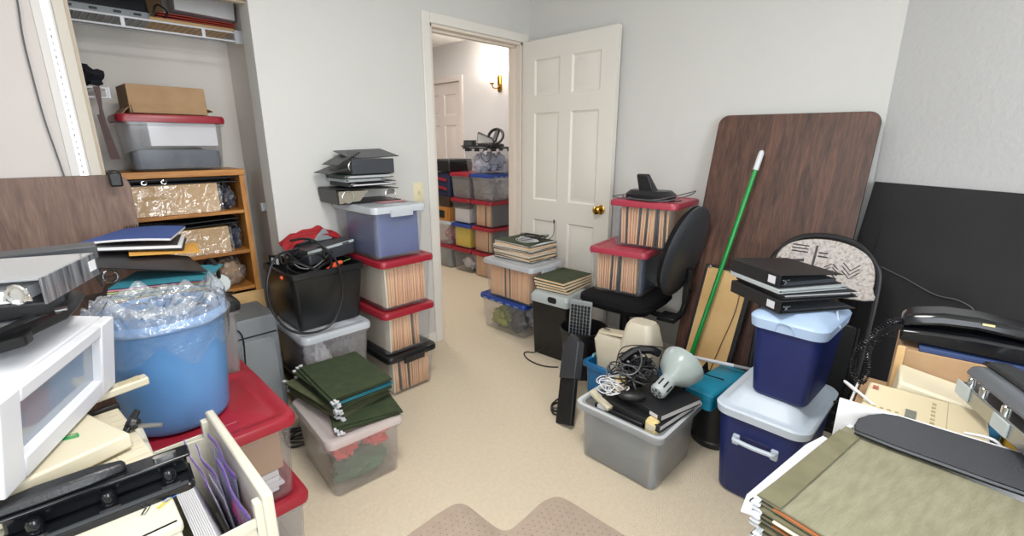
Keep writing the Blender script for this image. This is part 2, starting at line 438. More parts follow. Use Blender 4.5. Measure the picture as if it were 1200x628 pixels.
# door casing, jamb and stop
mb = MB(); cw, ct = 0.058, 0.014
for yy in (-ct, 0.12):
    mb.bb((DX0 - cw, yy, 0), (DX0, yy + ct, DH + cw)); mb.bb((DX1, yy, 0), (DX1 + cw - 0.004, yy + ct, DH + cw)); mb.bb((DX0, yy, DH), (DX1, yy + ct, DH + cw))
struct(mb.obj('trim_1', M_TRIM, bevel=0.005))
mb = MB()
mb.bb((DX0, -0.002, 0), (DX0 + 0.018, 0.122, DH)); mb.bb((DX1 - 0.018, -0.002, 0), (DX1, 0.122, DH)); mb.bb((DX0, -0.002, DH - 0.018), (DX1, 0.122, DH))
mb.bb((DX0 + 0.018, 0.045, 0), (DX0 + 0.03, 0.085, DH)); mb.bb((DX1 - 0.03, 0.045, 0), (DX1 - 0.018, 0.085, DH)); mb.bb((DX0, 0.045, DH - 0.032), (DX1, 0.085, DH - 0.018))
struct(mb.obj('trim_2', mat('jamb_paint', 'DDD3C8', 0.45, var=0.01), bevel=0.002))
for nm, a, b in (('baseboard_left', (CX1, -0.012, 0), (DX0 - cw, 0, 0.085)), ('baseboard_right', (-0.012, -2.14, 0), (0, -0.02, 0.085)), ('baseboard_hall', (HX - 0.012, 0.12, 0), (HX, HD0 - 0.06, 0.085))):
    mb = MB(); mb.bb(a, b); struct(mb.obj(nm, M_TRIM, bevel=0.004))
mb = MB(); L = 2.4
mb.add([AP, AP + AD * L, AP + AD * L + AN * 0.012, AP + AN * 0.012, AP + Vector((0, 0, .085)), AP + AD * L + Vector((0, 0, .085)), AP + AD * L + AN * 0.012 + Vector((0, 0, .085)), AP + AN * 0.012 + Vector((0, 0, .085))],
       [(0, 1, 2, 3), (7, 6, 5, 4), (0, 4, 5, 1), (1, 5, 6, 2), (2, 6, 7, 3), (3, 7, 4, 0)])
struct(mb.obj('baseboard_angled', M_TRIM))

# ------------------------------------------------ six panel doors
def panel_door(name, M, Wd, Hd, th, mtl, knob=True):
    """local x along the width from the hinge, z up, the moulded face towards -y"""
    e = bpy.data.objects.new(name, None); COL.objects.link(e); e.matrix_world = M; e['kind'] = 'structure'
    st, mid = 0.115 * Wd / 0.79, 0.10
    rows = [(0.24, 0.78), (0.93, 1.55), (1.665, 1.905)]
    cols = [(st, (Wd - mid) / 2), ((Wd + mid) / 2, Wd - st)]
    rows = [(a * Hd / 2.03, b * Hd / 2.03) for a, b in rows]
    f = MB()
    f.bb((0, -th, 0), (st, 0, Hd)); f.bb((Wd - st, -th, 0), (Wd, 0, Hd)); f.bb((cols[0][1], -th, 0), (cols[1][0], 0, Hd))
    zs = [0] + [v for r in rows for v in r] + [Hd]
    for c0, c1 in cols:
        for k in range(0, len(zs), 2):
            f.bb((c0, -th, zs[k]), (c1, 0, zs[k + 1]))
    f.obj('door_frame', mtl, e)
    for c0, c1 in cols:
        for z0, z1 in rows:
            p = MB()
            for s in (-1, 1):
                yf = -th if s < 0 else 0.0
                def ring(d, dep):
                    y = yf - s * dep
                    return [(c0 + d, y, z0 + d), (c1 - d, y, z0 + d), (c1 - d, y, z1 - d), (c0 + d, y, z1 - d)]
                rg = [ring(0, 0), ring(0.012, 0.010), ring(0.022, 0.010), ring(0.042, 0.003)]
                if s > 0: rg = [list(reversed(q)) for q in rg]
                p.loft(rg, False, True)
            p.obj('door_panel', mtl, e, sharp=20)
    if knob:
        for s in (-1, 1):
            k = MB()
            k.lathe([(0.001, 0), (0.032, 0), (0.032, 0.004), (0.026, 0.009), (0.011, 0.011), (0.010, 0.030), (0.020, 0.036), (0.027, 0.047), (0.026, 0.058), (0.016, 0.066), (0.001, 0.067)], 24)
            k.obj('door_knob', M_BRASS, e, M=T(Wd - 0.065, -th if s < 0 else 0, 0.90) @ R(90 if s < 0 else -90, 'X'))
    return e
# the open door stands along the right wall: hinge at the corner side, its room face towards -x
panel_door('door_1', Matrix(((0, 1, 0, -0.048), (-1, 0, 0, -0.012), (0, 0, 1, 0.012), (0, 0, 0, 1))), 0.785, 2.015, 0.036, M_DOOR)
panel_door('door_2', Matrix(((0, 1, 0, HX + 0.06), (-1, 0, 0, HD1), (0, 0, 1, 0.012), (0, 0, 0, 1))), HD1 - HD0, 2.015, 0.036, M_HALLDOOR)
mb = MB()
mb.bb((HX - 0.014, HD0 - cw, 0), (HX, HD0, DH + cw)); mb.bb((HX - 0.014, HD1, 0), (HX, HD1 + cw, DH + cw)); mb.bb((HX - 0.014, HD0, DH), (HX, HD1, DH + cw))
struct(mb.obj('trim_4', M_HALLDOOR, bevel=0.004))

# closet sliding door: pale panel in a frame with a perforated metal edge strip
e = bpy.data.objects.new('door_3', None); COL.objects.link(e); e['kind'] = 'structure'; e.location = (0, 0, 0)
M_CDOOR = mat('closet_door_panel', 'C8C1BD', 0.5, var=0.012)
xr = -2.497
mb = MB(); mb.bb((-3.55, -0.036, 0.02), (xr - 0.10, -0.018, 1.83)); mb.obj('panel', M_CDOOR, e)
mb = MB(); mb.bb((xr - 0.045, -0.045, 0.02), (xr, 0.0, 1.93)); mb.obj('stile', mat('stile_cream', 'C6C0B5', 0.5), e, bevel=0.003)
mb = MB(); mb.bb((xr - 0.012, -0.049, 0.02), (xr - 0.004, -0.045, 1.93)); mb.obj('edge_bead', mat('stile_tan', 'AC9C88', 0.5), e)
mb = MB(); mb.bb((xr - 0.10, -0.042, 0.02), (xr - 0.045, -0.012, 1.88)); mb.obj('stile', mat('stile_white', 'D3D0CD', 0.45), e, bevel=0.002)
mb = MB(); mb.bb((xr - 0.075, -0.0445, 0.02), (xr - 0.052, -0.042, 1.85)); o = mb.obj('metal_strip', M_STEEL, e)
for k in range(26):
    mb = MB(); mb.bb((xr - 0.067, -0.0452, 0), (xr - 0.062, -0.0444, 0.011)); mb.obj('slot', M_LGREY if k % 3 else M_GREY, o, M=T(0, 0, 1.16 + k * 0.0225))
mb = MB(); mb.bb((-3.55, -0.04, 1.83), (xr - 0.10, -0.014, 1.90)); mb.obj('top_rail', M_TRIM, e, bevel=0.003)
mb = MB(); mb.bb((-3.55, -0.044, 1.838), (xr - 0.10, -0.04, 1.846)); mb.obj('rail_groove', MATS['stile_tan'], e)

# ------------------------------------------------ fittings on the shell
t = thing('wall_switch', 'cream light switch plate on white wall beside the doorway', 'switch', T(-1.02, 0, 1.045))
MB().rloft([(0, .036, .058, .006), (.004, .036, .058, .006), (.006, .033, .055, .006)], M=R(90, 'X')).obj('plate', mat('switch_cream', 'DFD6B4', 0.4), t)
MB().bb((-.006, -.014, -.013), (.006, -.004, .006)).obj('toggle', mat('switch_toggle', 'CFC49C', 0.4), t, bevel=0.002)

sp = WX(586, 98, HX)
t = thing('wall_sconce', 'brass wall sconce with glowing glass shade in the hallway', 'wall lamp', T(HX, sp.y, sp.z))
MB().rloft([(0, .028, .085, .02), (.010, .028, .085, .02), (.016, .020, .075, .018)], M=R(-90, 'Y') @ R(90, 'Z')).obj('back_plate', M_BRASS, t)
MB().tube(spline([(-.01, 0, -.02), (-.05, .0, -.05), (-.10, 0, -.045), (-.115, 0, -.01)], 6), .007, 8).obj('arm', M_BRASS, t)
MB().lathe([(.001, -.012), (.022, -.010), (.026, .006), (.018, .012)], 20, M=T(-.115, 0, -.005)).obj('cup', M_BRASS, t)
MB().lathe([(.024, .005), (.036, .03), (.044, .07), (.066, .115), (.064, .115), (.042, .07), (.033, .03), (.022, .008)], 24, M=T(-.115, 0, 0)).obj('glass_shade', M_LAMPGLASS, t)
l = bpy.data.lights.new('sconce_bulb', 'POINT'); l.energy = 13; l.color = (1, .93, .84); l.shadow_soft_size = .03
lo = bpy.data.objects.new('sconce_bulb', l); COL.objects.link(lo); lo.parent = t; lo.location = (-.115, 0, .13)

t = thing('added_ceiling_lamp', 'added unseen round flush ceiling lamp with white glass', 'ceiling lamp', T(-2.10, -1.80, H_C))  # unseen fixture added to house the room's fill light
MB().lathe([(.001, 0), (.29, 0), (.29, -.02), (.27, -.05), (.001, -.055)], 32).obj('lamp_base', M_WHITE, t)

# ================================================================== closet
# wire shelves
def wire_shelf(label, M, x0, x1, dep, ties, pitch=0.026):
    t = thing('wire_shelf', label, 'shelf', M)
    for z in (0.0, -0.040):
        MB().tube([(x0, 0, z), (x1, 0, z)], .0045, 8).obj('front_rail', M_WHITE, t)
    for x in ties:
        MB().bb((x - .007, -.004, -.040), (x + .007, .004, 0)).obj('front_tie', M_WHITE, t)
    MB().tube([(x0, dep - .01, 0), (x1, dep - .01, 0)], .0035, 6).obj('back_rail', M_WHITE, t)
    d = MB(); n = int((x1 - x0) / pitch)
    for k in range(n + 1):
        x = x0 + (x1 - x0) * k / n
        d.tube([(x, .002, .004), (x, dep - .008, .004)], .0015, 4)
    o = d.obj('deck_wires', M_WHITE, t); o['kind'] = 'stuff'
    return t
t = wire_shelf('long white wire shelf near the closet ceiling', T(0, .30, 1.873), -3.55, -1.822, .30, [-2.66, -2.30, -1.995])
MB().bb((-1.86, -.012, -.052), (-1.817, .02, .012)).obj('end_bracket', M_WHITE, t, bevel=.004)
t = wire_shelf('short white wire shelf below, left in the closet', T(0, .30, 1.572), -3.55, -2.398, .30, [-2.402, -2.9])
MB().bb((-2.402, -.006, -.044), (-2.392, .006, .006)).obj('end_bracket', M_WHITE, t, bevel=.002)

def box_at(name, label, cat, mtl, c, d, rz=0, bevel=.004, group=None, z0=None):
    o = MB().box((0, 0, d[2] / 2), d).obj(name, mtl, bevel=bevel, M=T(*c) @ R(rz, 'Z'))
    return tag(o, label, cat, group)

# printer on the top shelf
zs = 1.8795
t = thing('printer', 'black and grey printer on the top wire shelf', 'printer', T(-2.36, .435, zs))
MB().rloft([(0, .17, .12, .02), (.026, .172, .122, .02)]).obj('lower_body', M_GREY, t)
MB().rloft([(.0262, .168, .120, .02), (.15, .160, .110, .02), (.165, .14, .10, .02)]).obj('upper_body', M_BLACKV, t)
for k, x in enumerate((-.11, -.03, .05, .12)):
    MB().rloft([(0, .014, .005, .004), (.002, .014, .005, .004)], M=T(x, -.122, .013) @ R(90, 'X')).obj('foot_slot', M_BLACK, t)
MB().bb((-.01, -.120, .060), (.03, -.113, .068)).obj('emblem', M_STEEL, t)
# cord beside it
tag(MB().tube(spline([(-2.175, .345, zs + .004), (-2.17, .345, zs + .05), (-2.15, .35, zs + .075), (-2.12, .345, zs + .05), (-2.14, .345, zs + .016), (-2.175, .36, zs + .006)], 8), .004, 6).obj('power_cord', M_CABLE), 'black cord looped beside the printer on the top shelf', 'cord')
o = MB().box((0, 0, .008), (.37, .22, .014)).obj('cardboard_sheet', M_KRAFTP, bevel=.001, M=T(-2.035, .43, zs)); tag(o, 'flat tan cardboard lying on the top wire shelf', 'cardboard')
for k in range(3):
    o = MB().sheet(lambda u, v: ((u - .5) * .32, (v - .5) * .17, .004 * math.sin(u * 5 + k) * math.sin(v * 3)), 10, 6, .0025).obj('red_paper', mat('red_paper', 'C8503C', .6, var=.08), M=T(-2.005 + .006 * k, .425 + .004 * k, zs + .024 + .0105 * k) @ R(2.0 * k - 3, 'Z'))
    tag(o, 'red plastic-wrapped paper under the white box on the top shelf', 'paper', 'red papers on the top shelf')
t = thing('white_box', 'shallow white cardboard box on red papers, top closet shelf', 'box', T(-1.955, .44, zs + .062) @ R(-4, 'Z') @ R(2.5, 'Y'))
MB().rloft([(0, .125, .10, .004), (.085, .125, .10, .004)]).obj('box_body', M_PAPER, t, bevel=.002)
MB().rloft([(.088, .13, .105, .004), (.12, .13, .105, .004)]).obj('box_lid', M_PAPER, t, bevel=.003)
t = thing('brown_carton', 'small brown carton at the back of the top closet shelf', 'box', T(-2.145, .565, zs + .0))
MB().rloft([(0, .05, .025, .003), (.17, .05, .025, .003)]).obj('carton_body', M_KRAFT, t)
MB().bb((-.05, -.026, .16), (.05, -.0255, .17)).obj('tape', M_KRAFTP, t)

# black bag on the small shelf, strap hanging below
o = MB().blob((0, 0, 0), (1, 1, 1), .28, 2.2, 3, flat=True).fit((0, 0, .001), (.17, .16, .105)).obj('dark_bag', M_NAVYCLOTH, M=T(-2.475, .40, 1.5775)); tag(o, 'crumpled black cloth bag on the short wire shelf', 'bag')
t = thing('leather_strap', 'brown leather strap hanging from the short wire shelf', 'strap', T(-2.43, .288, 1.30))
MB().sheet(lambda u, v: ((u - .5) * .012 - .012 * (1 - v), .0, .13 + .145 * v), 1, 6, .004).obj('loop', M_BROWNL, t)
MB().sheet(lambda u, v: ((u - .5) * .012 + .010 * (1 - v) - .012, -.006, .06 + .215 * v), 1, 6, .003).obj('loop', M_BROWNL, t)
MB().sheet(lambda u, v: ((u - .5) * (.034 - .014 * v) + .006 - .02 * v, -.003, -.03 + .19 * v), 2, 6, .008).obj('strap_body', M_BROWNL, t)

# coax cable hanging in front of the closet door
p = [WY(x, y, -.052) for x, y in ((19, -6), (22, 12), (27, 45), (38, 90), (52, 140), (66, 180), (77, 212))]
tag(MB().tube(spline(p, 6), .0028, 6).obj('hanging_cable', M_CABLEG), 'thin dark cable hanging down the closed closet door', 'cable')

# bookcase
BX0, BX1, BY0, BY1, BH = -2.55, -1.937, .20, .48, 1.213
t = thing('wooden_bookcase', 'golden oak bookcase standing in the closet under the red-lidded box', 'bookcase', T(0, 0, 0))
MB().bb((BX0, BY0, 0), (BX0 + .022, BY1, BH - .03)).obj('side_panel', M_OAK, t, bevel=.002)
MB().bb((BX1 - .024, BY0, 0), (BX1, BY1, BH - .03)).obj('side_panel', M_OAK, t, bevel=.002)
MB().bb((BX0 - .004, BY0 - .006, BH - .03), (BX1 + .002, BY1, BH)).obj('top_board', wood('oak_top', '8F5A26', 'B47A3C', 'CB9450', 1.5, 'X', .45), t, bevel=.003)
MB().bb((BX0, BY1 - .008, .0), (BX1, BY1, BH - .03)).obj('back_board', mat('bookcase_back', '4A3320', .7), t)
SHZ = (1.008, .797, .600, .385, .055)
for z in SHZ:
    MB().bb((BX0 + .022, BY0 + .004, z - .018), (BX1 - .024, BY1 - .008, z)).obj('shelf', MATS['oak_top'], t, bevel=.002)

# shelf contents
def film_box(label, x0, x1, y0, z0, z1, dep):
    t = thing('wrapped_carton', label, 'carton', T((x0 + x1) / 2, y0 + dep / 2, z0))
    w, h = (x1 - x0) / 2, z1 - z0
    MB().bb((-w, -dep / 2, 0), (w, dep / 2, h)).obj('carton', M_KRAFTP, t, bevel=.003)
    MB().sheet(lambda u, v: ((u - .5) * (2 * w + .02), -dep / 2 - .008 - .006 * noise.noise(Vector((u * 12 + v * 9, v * 4, x0))) - .014 * (1 - v) ** 4, .003 + v * (h - .006)), 26, 10).obj('plastic_wrap', M_FILM, t)
    return t
film_box('tan carton in clear plastic wrap on the top bookcase shelf', -2.47, -2.062, .215, 1.0085, 1.150, .20)
film_box('tan carton in clear plastic wrap on the second bookcase shelf', -2.40, -2.042, .215, .7975, .930, .20)
def film_bag(label, c, d, seed, inner):
    t = thing('plastic_bag', label, 'plastic bag', T(*c))
    MB().blob((0, 0, 0), (1, 1, 1), .12, 2, seed, flat=True).fit((0, 0, .004), (d[0] * .80, d[1] * .80, d[2] * .84)).obj('dark_contents', inner, t)
    MB().blob((0, 0, 0), (1, 1, 1), .22, 2.6, seed + 5, 30, 18, flat=True).fit((0, 0, .001), d).obj('clear_film', M_FILM2, t)
    return t
film_bag('clear plastic bag of dark cloth at the right of the top bookcase shelf', (-2.012, .31, 1.009), (.096, .19, .145), 1, mat('slate_cloth', '2A3046', .7, var=.2))
film_bag('clear plastic bag of dark cloth on the second bookcase shelf', (-2.000, .31, .798), (.076, .19, .15), 2, MATS['slate_cloth'])
film_bag('clear plastic bag spilling over the third bookcase shelf', (-2.05, .30, .601), (.17, .18, .165), 4, M_KRAFT)
def thin_binder(name, label, M, w, d, h, mtl):
    t = thing(name, label, 'binder', M)
    MB().bb((0, 0, 0), (w, d, .003)).obj('lower_cover', mtl, t)
    MB().bb((0, 0, h - .003), (w, d, h)).obj('upper_cover', mtl, t)
    MB().bb((0, d - .003, 0), (w, d, h)).obj('spine', mtl, t)
    for x in (.28, .42):
        MB().tube([(w * x + .01 * math.cos(a), .004, h / 2 + .009 * math.sin(a)) for a in [2 * PI * k / 10 for k in range(10)]], .0028, 6, True).obj('ring', M_CHROME, t)
    return t
thin_binder('black_binder', 'thin black binder lying on the wrapped carton, top bookcase bay', T(-2.50, .21, 1.1515), .535, .2, .026, M_BLACKV)
t = thin_binder('black_binder', 'black binder slanted on the wrapped carton, second bookcase bay', T(-2.46, .205, .9325) @ R(-1.6, 'Y') , .47, .2, .024, M_BLACKV)
o = MB().box((0, 0, .07), (.10, .05, .14)).obj('black_adapter_box', M_BLACK, bevel=.004, M=T(-2.022, .238, .386) @ R(4, 'Z')); tag(o, 'black box with white strips on the lower bookcase shelf', 'box')
for k in range(3): MB().bb((-.03 + .022 * k, -.0265, .05), (-.02 + .022 * k, -.025, .12)).obj('white_strip', M_WHITE, o)
# pictures standing before the bookcase
def picture(label, M, w, h, fw, fm, inner):
    t = thing('picture_frame', label, 'picture frame', M)
    for a, b in (((0, 0, 0), (w, .018, fw)), ((0, 0, h - fw), (w, .018, h)), ((0, 0, fw), (fw, .018, h - fw)), ((w - fw, 0, fw), (w, .018, h - fw))):
        MB().bb(a, b).obj('frame_bar', fm, t, bevel=.002)
    MB().bb((fw, .008, fw), (w - fw, .014, h - fw)).obj('picture_sheet', inner, t)
    return t
picture('wide pale tan picture frame leaning on the lower bookcase', T(-2.33, .10, .001) @ R(-8, 'X'), .40, .58, .065, M_CORK, M_KRAFT)
picture('dark picture frame with tan picture leaning before the bookcase', T(-2.36, .055, .001) @ R(-7, 'X'), .36, .50, .05, M_BLACKV, M_CORK)

# white latch block on the closet side wall
t = thing('wall_bracket', 'small white bracket on the closet side wall', 'bracket', T(-1.815, .265, 1.005))
MB().bb((-.006, -.022, -.03), (0, .022, .03)).obj('plate', M_WHITE, t, bevel=.001)
MB().bb((-.045, -.014, -.022), (-.006, .014, .022)).obj('block', M_WHITE, t, bevel=.003)

# walnut table top leaning on the closet door
t = thing('table_top', 'walnut laminate table top leaning against the closet door at left', 'table top', T(-2.90, -.085, 0) @ R(-2.0, 'X'))
MB().prism(rpoly(.47, .61, .05, 6), -.012, .012, M=T(0, 0, .61) @ R(90, 'X')).obj('board', M_TABLE2, t)
MB().prism(rpoly(.471, .611, .05, 6), -.003, .003, M=T(0, 0, .61) @ R(90, 'X')).obj('edge_band', M_BLACKV, t)
p = WY(135, 209, -.10)
t = thing('clip', 'black plastic clip on the top edge of the left table top', 'clip', T(p.x, -.085, p.z + .004))
MB().bb((-.020, -.030, -.035), (.020, -.016, .018)).obj('front_leaf', M_BLACK, t, bevel=.006)
MB().bb((-.020, .030, -.035), (.020, .040, .018)).obj('back_leaf', M_BLACK, t, bevel=.004)
MB().bb((-.016, -.026, .012), (.016, .036, .026)).obj('bridge', M_BLACK, t, bevel=.006)

# ================================================================== storage totes
def tote_shell(hx, hy, H, r, taper=.90, t=.0035, rim=.010):
    b = MB()
    b.rloft([(0, hx * taper - .01, hy * taper - .01, r), (.008, hx * taper, hy * taper, r), (H - .028, hx - .006, hy - .006, r), (H - .024, hx + rim * .5, hy + rim * .5, r + .004), (H, hx + rim * .5, hy + rim * .5, r + .004),
             (H, hx - .006 - t, hy - .006 - t, r), (H - .03, hx - .006 - t, hy - .006 - t, r), (.012, hx * taper - t, hy * taper - t, r), (.006, hx * taper - .012, hy * taper - .012, r)], True, True)
    return b
def tote(label, M, W, L, H, body, lid, lidstyle='file', group=None, latch=True, latch_mat=None, cat='storage box'):
    t = thing('storage_tote', label, cat, M, group)
    hx, hy = W / 2 - .008, L / 2 - .008
    zb = H - .022
    tote_shell(hx, hy, zb, .028).obj('body', body, t, sharp=50)
    l = MB(); ox, oy = W / 2, L / 2
    l.rloft([(zb - .012, ox, oy, .03), (zb + .008, ox + .002, oy + .002, .032), (H - .003, ox - .002, oy - .002, .034), (H, ox - .010, oy - .010, .034),
             (H, ox - .026, oy - .026, .03), (H - .006, ox - .034, oy - .034, .026), (H - .006, ox - .05, oy - .05, .022), (H - .003, ox - .056, oy - .056, .02)], False, True)
    l.rloft([(zb - .012, ox - .004, oy - .004, .03), (zb, ox - .005, oy - .005, .03), (zb + .001, ox - .02, oy - .02, .03)], False, True)
    lo = l.obj('lid', lid, t, sharp=40)
    if lidstyle == 'file':      # raised hand grip outline on the panel
        for s in (-1, 1):
            g = MB(); g.tube(spline([(-.05, s * (oy - .062), H - .0055), (-.05, s * (oy - .085), H - .0055), (.05, s * (oy - .085), H - .0055), (.05, s * (oy - .062), H - .0055)], 1), .004, 6); g.obj('grip_ridge', lid, lo)
    if lidstyle == 'slots':
        k = 0
        for s in (-1, 1):
            for j in range(5):
                MB().bb((s * (ox + .002) - .002, (j - 2) * L * .17 - .02, zb - .006), (s * (ox + .002) + .002, (j - 2) * L * .17 + .02, zb + .002)).obj('rim_slot', mat('slot_shine', '7E93C4', .3), lo)
    if latch and lid not in (M_RED, M_REDB):
        for s in (-1, 1):
            MB().rloft([(0, W * .2, .008, .004), (.034, W * .2, .010, .004)], M=T(0, s * (oy + .002), zb - .030)).obj('latch', latch_mat or lid, t)
    return t

FMESH = {}
def folder_mesh(depth, h, kind):
    k = (round(depth, 3), round(h, 3), kind)
    if k not in FMESH:
        b = MB(); d = depth / 2; o = .0030
        b.add([(-.0022, -d + .004, .002), (.0022, -d + .004, .002), (.0022, d - .004, .002), (-.0022, d - .004, .002), (-.0034, -d + .004, h - .012), (.0034, -d + .004, h - .012), (.0034, d - .004, h - .012), (-.0034, d - .004, h - .012)], [(0, 3, 2, 1), (4, 5, 6, 7), (0, 1, 5, 4), (1, 2, 6, 5), (2, 3, 7, 6), (3, 0, 4, 7)])
        for s in (-1, 1):   # two leaves meeting at the bottom fold
            b.add([(s * .002 - .0008, -d, 0), (s * .002 + .0008, -d, 0), (s * .002 + .0008, d, 0), (s * .002 - .0008, d, 0), (s * o - .0008, -d, h), (s * o + .0008, -d, h), (s * o + .0008, d, h), (s * o - .0008, d, h)],
                  [(0, 3, 2, 1), (4, 5, 6, 7), (0, 1, 5, 4), (1, 2, 6, 5), (2, 3, 7, 6), (3, 0, 4, 7)])
        m = {0: M_MANILA, 1: M_MANILA2, 2: M_HANG, 3: M_MANILAP}[kind]
        FMESH[k] = b.mesh('file_folder', m, smooth=False)
    return FMESH[k]
def folders(M, axis, span, depth, h, n, where, dark=.11, z0=.014, off=(0, 0), first=None, lean=4, empty_to=None):
    """a row of file folders standing inside a tote; axis = the direction in which they follow each other"""
    for i in range(n):
        u = -span / 2 + span * (i + .5) / n + random.uniform(-.0004, .0004)
        if i == 0: ph = random.uniform(0, 6); am = random.uniform(.8, 1.8)
        le = am * math.sin(i * .35 + ph)
        kind = 2 if random.random() < dark else random.choice((0, 0, 1))
        if first is not None and i == 0: kind = first
        wf = .6 if kind == 2 else 1.0
        o = bpy.data.objects.new('file_folder', folder_mesh(depth, h, kind)); COL.objects.link(o)
        hh = random.uniform(.94, 1.0)
        A = T(u + off[0], off[1] + random.uniform(-.004, .004), z0) if axis == 'x' else T(off[0] + random.uniform(-.004, .004), u + off[1], z0) @ R(90, 'Z')
        o.matrix_world = M @ A @ R(le + random.uniform(-.15, .15), 'Y') @ Matrix.Diagonal((wf * random.uniform(.72, .86) * span / n / .0076, 1, hh, 1))
        tag(o, ('dark hanging folder standing in ' if kind == 2 else 'pale manila folder standing in ' if kind == 3 else 'manila folder standing in ') + where, 'folder', ('dark' if kind == 2 else 'pale' if kind == 3 else 'manila') + ' folders in ' + where)

def heap(name, label, cat, mtl, M, w, d, h, amp=.03, freq=9, seed=0):
    """cloth filling a box: rounded footprint, uneven top"""
    def top(x, y): return h * (1 - .25 * (abs(x) / (w / 2)) ** 4) + amp * noise.noise(Vector((x * freq, y * freq, seed)))
    rings = [[(p[0] * k, p[1] * k, (z if z is not None else top(p[0] * k, p[1] * k))) for p in rr(0, w / 2, d / 2, .03, n=6)] for k, z in ((.97, 0.0), (1.0, h * .3), (.99, None), (.85, None), (.7, None), (.5, None), (.3, None), (.1, None))]
    return tag(MB().loft(rings, True, True).obj(name, mtl, M=M, sharp=60), label, cat)
def lump(name, label, cat, mtl, M, d, amp=.2, freq=2.4, seed=0, group=None, z=0):
    o = MB().blob((0, 0, 0), (1, 1, 1), amp, freq, seed, flat=True).fit((0, 0, z), d).obj(name, mtl, M=M)
    return tag(o, label, cat, group)

# ---- stack by the doorway, left jamb
sx, sy = -1.412, -.236
M1 = T(sx, sy, 0); tote('clear file tote with black lid at the bottom of the stack by the doorway', M1, .315, .44, .243, M_CLEAR, M_BLACKLID)
folders(M1, 'x', .23, .36, .20, 17, 'the black-lidded tote by the doorway', first=3)
M2 = T(sx - .004, sy + .002, .2440); tote('red-lidded clear file tote, second from the bottom beside the doorway', M2, .322, .45, .250, M_CLEAR, M_RED)
folders(M2, 'x', .19, .36, .205, 13, 'the second tote of the stack beside the doorway', first=3, off=(-.022, 0))
M3 = T(sx + .0, sy, .4950); tote('red-lidded clear file tote under the white-lidded one beside the doorway', M3, .325, .45, .272, M_CLEAR, M_RED)
folders(M3, 'x', .245, .36, .222, 17, 'the third tote of the stack beside the doorway', first=3)
M4 = T(sx - .022, sy + .006, .7680); tote('clear tote with whitish lid and blue contents, topmost of the doorway stack', M4, .315, .445, .272, plastic('thin_clear_plastic', 'D6D8DC', .09, .25, .5), M_LIDW)
t = thing('blue_portfolio', 'blue portfolio case inside the topmost clear tote by the doorway', 'folder', M4 @ T(.004, -.015, .014))
MB().bb((-.12, -.162, 0), (.12, -.154, .215)).obj('front_sheet', M_BLUEC, t, bevel=.002)
MB().bb((-.12, -.150, 0), (.12, .16, .20)).obj('bundle', mat('navy_paper', '35467E', .7, var=.1), t, bevel=.004)

# ---- clear tote and its lower neighbour behind the green folders
Mx = T(-1.80, -.225, 0); tote('dark grey tote on the floor beneath the clear tote and black bin', Mx, .335, .42, .218, mat('smoke_plastic', '3A3D40', .4), M_BLACKLID)
M5 = T(-1.805, -.225, .219); tote('milky tote with whitish lid under the black open bin', M5, .345, .42, .258, M_CLEARM, M_LIDW, latch=False)
for k, (x, y, c, nm) in enumerate(((-.066, -.085, M_WHITECLOTH, 'white'), (.066, -.085, M_DARKCLOTH, 'dark grey'), (-.066, .085, M_DARKCLOTH, 'slate'), (.066, .085, mat('rose_cloth', 'B98A8C', .8, var=.1), 'rose'))):
    lump('crumpled_bag', '%s crumpled bag inside the milky tote under the black bin' % nm, 'bag', c, M5 @ T(x, y, .013), (.128, .165, .19), .3, 2.6, k)

# ---- milky tote with the pile of green folders
M6 = T(-1.953, -.757, 0) @ R(-4, 'Z'); tote('milky tote with pinkish lid on the carpet under the green folders', M6, .318, .425, .268, plastic('thin_milky_plastic', 'D6CFCE', .12, .3, .5), M_LIDP, latch=False)
M_CORAL = mat('coral_cloth', 'E0473E', .7, var=.1)
lump('red_cloth', 'coral red cloth at the front inside the milky tote', 'cloth', M_CORAL, M6 @ T(-.062, -.09, .118), (.120, .17, .115), .32, 2.2, 7)
lump('red_cloth', 'coral red cloth at the side inside the milky tote', 'cloth', M_CORAL, M6 @ T(.062, -.09, .118), (.120, .17, .115), .32, 2.2, 9)
lump('green_cloth', 'green cloth low inside the milky tote', 'cloth', M_CANDY, M6 @ T(.0, -.09, .013), (.245, .17, .10), .25, 2.2, 8)
lump('pale_cloth', 'pale grey cloth filling the back of the milky tote', 'cloth', M_WHITECLOTH, M6 @ T(0, .09, .013), (.24, .165, .20), .25, 2.2, 12)

# ---- red totes at left, in front of and behind the blue bin
M7 = T(-2.455, -.945, 0); tote('red-lidded clear tote on the carpet, lower of the two by the drawer', M7, .372, .425, .280, M_CLEARM, M_RED)
lump('white_bundle', 'white paper bundle in the lower red-lidded tote by the drawer', 'paper', M_WHITECLOTH, M7 @ T(.0, -.0, .013), (.30, .34, .22), .15, 2, 5)
M8 = T(-2.466, -.950, .281); tote('red-lidded clear tote beside the open drawer under the blue bin', M8, .375, .425, .282, M_CLEAR, M_RED)
o = box_at('brown_carton', 'plain brown carton inside the red-lidded tote beside the drawer', 'box', mat('brown_card', 'A88566', .8, var=.04), (-2.466, -.95, .3745), (.29, .33, .145))
for k in range(8):
    o = box_at('booklet', 'white booklet under the carton in the red-lidded tote', 'booklet', M_PAPER, (-2.466 + random.uniform(-.008, .008), -.95 + random.uniform(-.008, .008), .2945 + k * .0099), (.26, .31, .009), random.uniform(-3, 3), .001, 'booklets in the red-lidded tote')
M9 = T(-2.44, -.478, 0); tote('red-lidded tote at the back behind the blue bin, on the carpet', M9, .37, .40, .262, M_CLEARM, M_RED)
M10 = T(-2.44, -.478, .263); tote('second red-lidded tote behind the blue bin', M10, .38, .41, .245, M_CLEARM, M_RED)
